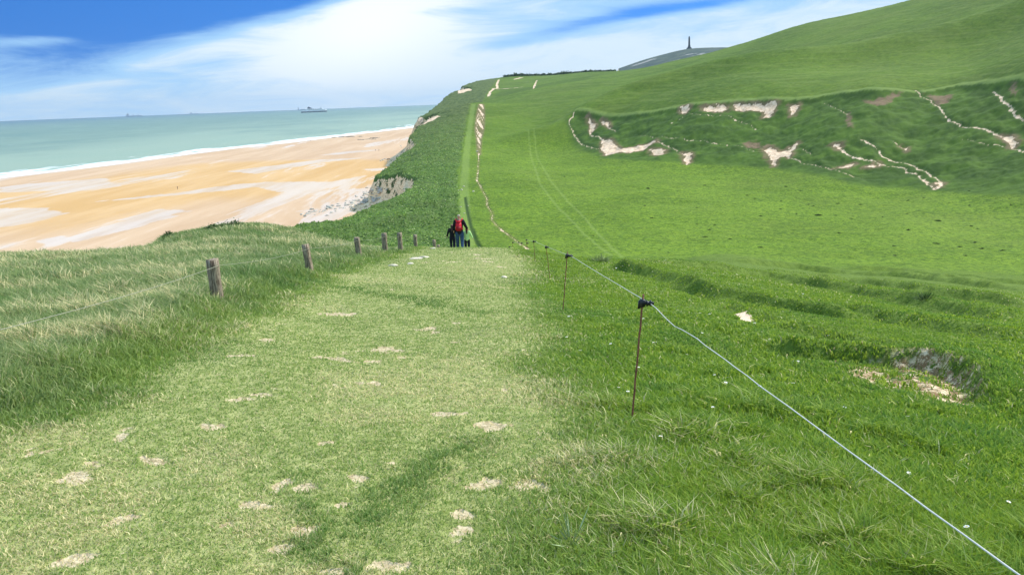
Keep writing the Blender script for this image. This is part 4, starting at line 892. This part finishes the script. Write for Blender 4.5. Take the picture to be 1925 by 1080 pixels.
c_h = np.stack([hx, hy, hz_], 1); u = g_.normal(0, 1, (n_, 3)); w_ = g_.normal(0, 1, (n_, 3)); V = np.stack([c_h-w_*.4, c_h+w_*.4, c_h+u*.8+w_*.3, c_h+u*.8-w_*.3], 1).reshape(-1, 3)
link('foliage', npmesh('foliage', V, (np.arange(n_)*4)[:, None]+np.arange(4), 4), M['leaf'], hd, False)
# tussocks of coarse dark grass on the pasture
tl = [c3([p])[0] for p in [(205, 567), (370, 492), (605, 482), (940, 487), (920, 547), (1000, 504), (1155, 554), (835, 607), (1340, 612), (1570, 625), (1700, 562), (1075, 604), (1440, 597), (1870, 562), (25, 447), (185, 502), (480, 557), (690, 520), (1250, 560)]] + [(1325, 445), (1838, 430), (1740, 428), (1500, 440), (1600, 410), (1180, 440), (1090, 330), (1000, 420), (1780, 455), (1885, 470), (1430, 465), (1310, 392), (975, 455), (1240, 470)]
rr = random.Random(4)
tl += [(rr.uniform(1080, 1900), rr.uniform(345, 485)) for _ in range(40)]
tm = [leafmesh('grass_tussock', 260, (.55, .45, .42), .26, 300+k, blade=True) for k in range(3)]
for k, (px, py) in enumerate(tl):
    x, y = hit(px, py, 0, 100); o = link('grass_tussock', tm[k % 3], None, None, False); o.location = (x, y, gz(x, y)-.03); s_ = rr.uniform(.35, 1.0)*(1.3 if k < 14 else .8); o.scale = (s_*1.7, s_, s_*.55); o.rotation_euler = (0, 0, rr.uniform(0, 6)); tag(o, 'dark tussock of coarse grass dotting the bright valley pasture', 'tussock', 'dark tussocks on the valley pasture')
# ------------------------------------------------------------------ chalk and rocks
def rockmesh(s, seed, flat=1.0, sub=3):
    bm = bmesh.new(); bmesh.ops.create_icosphere(bm, subdivisions=sub, radius=1); rr = random.Random(seed)
    pl = [(Vector((rr.gauss(0, 1), rr.gauss(0, 1), rr.gauss(0, 1))).normalized(), rr.uniform(.55, .9)) for _ in range(9)]
    for v in bm.verts:
        for nrm, dd in pl:
            q = v.co.dot(nrm)-dd
            if q > 0: v.co -= nrm*q*.95
        v.co *= 1+rr.uniform(-.03, .03); v.co = Vector((v.co.x*s[0], v.co.y*s[1], v.co.z*s[2]*flat))
    me = bpy.data.meshes.new('rock'); bm.to_mesh(me); bm.free(); return me
SL = [((782, 486.5), (.21, .16), 'large flat white stone on the path crest, right below the last fence post'), ((797, 484), (.20, .13), 'flat white stone just right of the large flat stone on the path crest'), ((772, 496.5), (.10, .09), 'small flat white stone nearest the left verge on the path crest'),
      ((739, 500), (.14, .08), 'long thin white stone at the left edge of the path below the third post'), ((813, 467.5), (.18, .08), 'thin white stone on the very brow of the path, left of the walkers'), ((948, 522), (.08, .06), 'lone small white stone at the right of the path below its crest')]
for k, (pp, s_, lab) in enumerate(SL):
    x, y = hitf(*pp); me_ = rockmesh((s_[0], s_[1], .045), 500+k); o = link('flat_stone', me_, M['chalk'], None, False); o.location = (x, y, gz(x, y)+.012); o.rotation_euler = (R(-5), 0, rr.uniform(-.4, .4)); tag(o, lab, 'stone', 'white stones on the path')
for k, (pp, s_) in enumerate([((1315, 806), .045), ((1448, 641), .05), ((1708, 793), .03), ((890, 360), .5), ((868, 357), .45), ((872, 351), .4), ((862, 358), .3), ((1375, 717), .03), ((897, 285), .6), ((866, 389), .3), ((880, 387), .25), ((873, 401), .25)]):
    x, y = hitf(*pp); me_ = rockmesh((s_, s_*.7, s_*.5), 520+k); o = link('chalk_stone', me_, M['chalk'], None, False); o.location = (x, y, gz(x, y)+s_*.2)
    far_ = math.hypot(x, y) > 60
    tag(o, 'white chalk lump lying in the grass beside the far track' if far_ else 'small white chalk lump lying in the green grass right of the rope', 'stone', 'chalk lumps by the far track' if far_ else 'chalk lumps in the near grass')
bmh = [rockmesh((1, .8, .7), 540+k, sub=2) for k in range(5)]
for me_ in bmh: me_.materials.append(M['boulder'])
cr_ = rr
def shore_pt(px, py): x, y, z = PZ(px, py, SEA+.3); return x, y
ZON = [((560, 405), (620, 393), 20, 4), ((600, 398), (700, 372), 55, 7), ((650, 388), (705, 355), 45, 8), ((690, 372), (735, 345), 25, 7), ((715, 301), (748, 304), 16, 2.5), ((748, 270), (762, 292), 8, 3)]
for (a_, c_, n_, sp) in ZON:
    for _ in range(n_):
        t_ = cr_.random(); px = a_[0]+(c_[0]-a_[0])*t_+cr_.gauss(0, sp); py = a_[1]+(c_[1]-a_[1])*t_+cr_.gauss(0, sp*.6)
        x, y = hitf(px, py, 0, 150) ; zg = gz(x, y)
        if zg > SEA+9: continue
        if zg < SEA+.2: x, y = shore_pt(px, py); zg = SEA+.2
        o = bpy.data.objects.new('boulder', cr_.choice(bmh)); COL.objects.link(o); s_ = cr_.uniform(.35, 1.25)*(1.2 if cr_.random() < .2 else .8); o.scale = (s_*1.3, s_, s_*.8); o.location = (x, y, zg+s_*.1); o.rotation_euler = (cr_.uniform(-.4, .4), cr_.uniform(-.4, .4), cr_.uniform(0, 6)); tag(o, 'pale chalk boulder in the rubble at the foot of the low cliffs', 'boulder', 'chalk boulders at the cliff foot')
for k, (px, py, sx_, sy_, lab) in enumerate([(652, 257.5, 22, 13, 'long dark flat rock ledge at the surf edge, leftmost on the far sand'), (690, 262.5, 11, 9, 'dark flat rock patch right of the long ledge on the far sand'), (704, 259.5, 8, 8, 'small dark rock beside the tiny figure on the far sand'), (738, 300, 7, 4, 'dark weedy rock among pale boulders at the beach edge')]):
    x, y, z = PZ(px, py, SEA+.1); bm = bmesh.new(); r9 = random.Random(600+k)
    for j in range(16): bm_ball(bm, (r9.gauss(0, .42)*sx_, r9.gauss(0, .42)*sy_, 0), (r9.uniform(.08, .25)*sx_, r9.uniform(.1, .3)*sy_, r9.uniform(.4, .9)), 2, .18)
    o = bm_link('rock_ledge', bm, M['darkrock']); o.location = (x, y, z-.1); tag(o, lab, 'rock', 'dark rocks on the far sand')
# ------------------------------------------------------------------ daisies and a broad leafed weed
def daisy_meshes():
    bm = bmesh.new()
    for k in range(14):
        a = k*2*math.pi/14; c, s = math.cos(a), math.sin(a); w_ = .0028
        bm.faces.new([bm.verts.new(p) for p in ((c*.003-s*w_*.5, s*.003+c*w_*.5, .05), (c*.003+s*w_*.5, s*.003-c*w_*.5, .05), (c*.011+s*w_, s*.011-c*w_, .053), (c*.013, s*.013, .052), (c*.011-s*w_, s*.011+c*w_, .053))])
    pm = bpy.data.meshes.new('petals'); bm.to_mesh(pm); bm.free(); pm.materials.append(M['petal'])
    bm = bmesh.new(); bm_ball(bm, (0, 0, .0515), (.004, .004, .0025), 1); ym = bpy.data.meshes.new('flower_centre'); bm.to_mesh(ym); bm.free(); ym.materials.append(M['yolk'])
    bm = bmesh.new(); bm_tube(bm, [(0, 0, -.01), (.002, 0, .02), (0, 0, .05)], .0009, 5); sm = bpy.data.meshes.new('stem'); bm.to_mesh(sm); bm.free(); sm.materials.append(M['stem'])
    return pm, ym, sm
dm = daisy_meshes()
dl = [(1709, 793), (1585, 772), (1890, 949), (1341, 766), (1146, 729), (1163, 733), (1180, 741), (1375, 715), (1362, 713), (1705, 899), (1555, 858), (1487, 890), (1504, 897), (1821, 1011), (1093, 577), (1096, 585), (1117, 597), (1124, 598), (1083, 578), (1246, 511), (1252, 511), (1271, 582), (1272, 586), (1181, 567), (1185, 566), (1157, 506), (1170, 501), (1210, 602), (1316, 593), (1318, 623), (1560, 624), (1335, 594), (1350, 592), (1310, 590), (1420, 612), (1378, 669), (1345, 695), (1368, 700), (1430, 715), (1492, 712), (1078, 616), (1070, 600), (1052, 520), (1048, 523), (1137, 620), (1250, 636), (1230, 640), (1290, 660), (1240, 830), (1235, 640), (1105, 640), (1090, 660), (1065, 640), (1150, 650), (1200, 690), (1410, 650), (1475, 742), (1510, 560), (1640, 625), (1500, 668), (1385, 940), (1010, 730), (1060, 700)]
for k, (px, py) in enumerate(dl):
    x, y = hit(px, py, .05); d = math.hypot(x, y); o = empty('daisy', (x, y, gz(x, y)+.02), rr.uniform(0, 6)); s_ = rr.uniform(.7, 1.0)*(1+.045*min(d, 25)); o.scale = (s_, s_, max(1, s_*.8)); o.rotation_euler = (R(rr.uniform(-30, 10)), R(rr.uniform(-15, 15)), 0)
    tag(o, 'tiny white daisy scattered in the green grass around the rope fence', 'daisy', 'daisies in the grass')
    for nm_, m_ in zip(('petals', 'flower_centre', 'stem'), dm): c = bpy.data.objects.new(nm_, m_); COL.objects.link(c); c.parent = o
# coarse tufts of tall grass
BW = .022
def tuft(px, py, ext, leaf, n_, lab, seed, mat):
    x, y = hitf(px, py); me_ = leafmesh('grass_tuft', n_, ext, leaf, seed, blade=True); me_.materials.clear(); me_.materials.append(mat); o = link('grass_tuft', me_, None, None, False); o.location = (x, y, gz(x, y)); tag(o, lab, 'grass tuft'); return o
TG = simple('fresh_tuft', (.12, .21, .045), .6, .3, .3, 6, .1)
tuft(1075, 1022, (.09, .07, .03), .13, 26, 'lone splayed tuft of long pale blades at the right edge of the path', 700, simple('pale_tuft', (.30, .38, .19), .6, .3, .2, 6, .1))
tuft(1740, 563, (.5, .4, .22), .2, 200, 'dark leafy tuft on the grassy ridge at the right', 701, M['leaf'])
tuft(1130, 492, (.6, .3, .12), .2, 260, 'low clump of pale grass by the brow right of the rope', 702, simple('straw_tuft', (.25, .30, .12), .7, .3, .3, 6, .1))
# ------------------------------------------------------------------ monument on the far hill
x, y, z = at_d(1295.5, 92.5, 2215); zb = gz(x, y)-1.0
ob = empty('obelisk_monument', (x, y, zb), R(20)); tag(ob, 'tall dark stone obelisk standing on the far hilltop', 'monument')
H_ = 31.0; bm = bmesh.new(); bm_box(bm, (0, 0, 1.6), (9.5, 9.5, 3.2), .15); bm_box(bm, (0, 0, 4.4), (6.6, 6.6, 2.4), .15, taper=.85); bm_link('plinth', bm, M['granite'], ob, False)
bm = bmesh.new(); bm_box(bm, (0, 0, 7.1), (4.8, 4.8, 3.0), .1, taper=.9); bm_link('pedestal', bm, M['granite'], ob, False)
bm = bmesh.new(); bm_box(bm, (0, 0, 8.6+(H_-10.6)/2), (3.7, 3.7, H_-10.6), .06, taper=.74); bm_link('shaft', bm, M['granite'], ob, False)
bm = bmesh.new(); bm_box(bm, (0, 0, H_-1.05), (2.72, 2.72, 1.9), 0, taper=.35); bm_link('cap', bm, M['granite'], ob, False)
# ------------------------------------------------------------------ ships
def hullmesh(L, B, D, z0, flare=1.0, z1=None):
    bm = bmesh.new(); st = []; n_ = 22
    for i in range(n_+1):
        t = i/n_; x_ = (t-.5)*L; w_ = B*.5*min(1, (1-t)*5.5)**.6*min(1, .72+t*2.2); row = []
        for zz, k, sh in ((z0, .80, -.03), (z0+(D-z0)*.5, .95, 0), (D + (1.4*max(0, t-.8)*5), 1.0, .018)):
            row.append((x_+sh*L*max(0, t-.7)*3.3, w_*k, zz))
        st.append([[bm.verts.new(p) for p in row], [bm.verts.new((p[0], -p[1], p[2])) for p in row]])
    for i in range(n_):
        for s_ in (0, 1):
            for j in (0, 1): bm.faces.new((st[i][s_][j], st[i+1][s_][j], st[i+1][s_][j+1], st[i][s_][j+1]))
        bm.faces.new((st[i][0][2], st[i+1][0][2], st[i+1][1][2], st[i][1][2])); bm.faces.new((st[i][0][0], st[i+1][0][0], st[i+1][1][0], st[i][1][0]))
    bm.faces.new([st[0][0][j] for j in (0, 1, 2)]+[st[0][1][j] for j in (2, 1, 0)]); bmesh.ops.remove_doubles(bm, verts=bm.verts, dist=.01); return bm
ax_, ay_, _z = PZ(590.5, 211.2, SEA)
fs = math.hypot(ax_, ay_)*45/FPX/180
fer = empty('ferry', (ax_, ay_, SEA), math.atan2(-ax_, ay_)+R(-6)); fer.scale = (fs,)*3; tag(fer, 'white ferry with dark blue hull band and swept dark funnel steaming across the sea', 'ferry')
bm_link('hull', hullmesh(180, 28, 6.0, -2.5), M['hull'], fer)
h2 = hullmesh(178, 27.6, 14.5, 6.05); bm_link('upper_hull', h2, M['white'], fer)
ss = None
for k, (xa, xb, za, zb_, w_) in enumerate([(-66, 78, 14.5, 18, 26), (-60, 66, 18, 21.3, 25.6), (-48, 60, 21.3, 24.3, 24.6), (40, 58, 24.3, 27.5, 25), (-42, 4, 24.3, 26.6, 18)]):
    bm = bmesh.new(); bm_box(bm, ((xa+xb)/2, 0, (za+zb_)/2), (xb-xa, w_, zb_-za), .4); dk_ = bm_link('deck_house', bm, M['white'], fer, False)
    bm = bmesh.new(); n_w = int((xb-xa)/4)
    for j in range(n_w):
        for s_ in (-1, 1): bm_box(bm, (xa+3+j*4, s_*(w_/2+.02), (za+zb_)/2+.2), (2.4, .1, 1.1))
    bm_link('window_row', bm, M['glass'], dk_, False)
bm = bmesh.new(); vs_ = [bm.verts.new(p) for p in [(-46, y_, 26.6) for y_ in (-5, 5)]+[(-8, 5, 26.6), (-8, -5, 26.6), (-40, -3.4, 39.5), (-40, 3.4, 39.5), (-34, 3.4, 39.5), (-34, -3.4, 39.5)]]
for fc in ((0, 1, 2, 3), (4, 5, 6, 7), (0, 1, 5, 4), (1, 2, 6, 5), (2, 3, 7, 6), (3, 0, 4, 7)): bm.faces.new([vs_[i] for i in fc])
bm_link('funnel', bm, M['hull'], fer, False)
bm = bmesh.new(); bm_tube(bm, [(48, 0, 27.5), (52, 0, 38)], [1.3, .7], 8); bm_tube(bm, [(46, 0, 34), (57, 0, 35.5)], .6, 6); bm_link('mast', bm, M['grey'], fer)
for j in range(5):
    for s_ in (-1, 1):
        bm = bmesh.new(); bm_ball(bm, (-30+j*15, s_*14, 19.5), (4.2, 1.3, 1.3), 2); bm_link('lifeboat', bm, M['tan'], fer)
def cargo(px, py, L, lab, rz, prof):
    x, y, _q = PZ(px, py, SEA); s = empty('cargo_ship', (x, y, SEA), math.atan2(-x, y)+rz); tag(s, lab, 'ship'); bm_link('hull', hullmesh(L, L*.15, L*.055, -2), M['grey'], s)
    bm = bmesh.new()
    for (a_, w_, h_) in prof: bm_box(bm, (a_*L, 0, L*.055+h_/2*L), (w_*L, L*.11, h_*L), .3)
    bm_link('superstructure', bm, M['grey'], s, False); bm = bmesh.new(); bm_tube(bm, [(prof[0][0]*L, 0, L*.05), (prof[0][0]*L, 0, L*.055+L*prof[0][2]*1.6)], L*.006, 6); bm_link('mast', bm, M['grey'], s)
cargo(252, 218.7, 190, 'hazy grey cargo ship on the horizon, the leftmost and farthest from the ferry', R(4), [(-.36, .12, .11), (-.05, .07, .05), (.25, .06, .05)])
cargo(365, 214.5, 110, 'smallest hazy ship on the horizon between the left cargo ship and the ferry', R(-8), [(-.3, .14, .13), (.2, .06, .06)])
cargo(571, 206.9, 150, 'grey ship on the horizon right behind the stern of the ferry', R(3), [(-.42, .06, .16), (-.1, .3, .02)])
# ------------------------------------------------------------------ the air
if HAZE > 0:
    bm = bmesh.new(); bmesh.ops.create_cube(bm, size=1)
    for v in bm.verts: v.co = Vector((v.co.x*29000+1000, v.co.y*29000+2000, (v.co.z+.5)*260+SEA-6))
    hz = bm_link('haze', bm, None, None, False); m, nt, out = newmat('sea_air'); pv = nt.nodes.new('ShaderNodeVolumePrincipled'); pv.inputs['Color'].default_value = (.62, .80, 1, 1); pv.inputs['Density'].default_value = HAZE; pv.inputs['Anisotropy'].default_value = .2
    nt.links.new(pv.outputs[0], out.inputs['Volume']); hz.data.materials.append(m); tag(hz, 'thin blue sea haze over the whole coast', 'haze', kind='stuff')
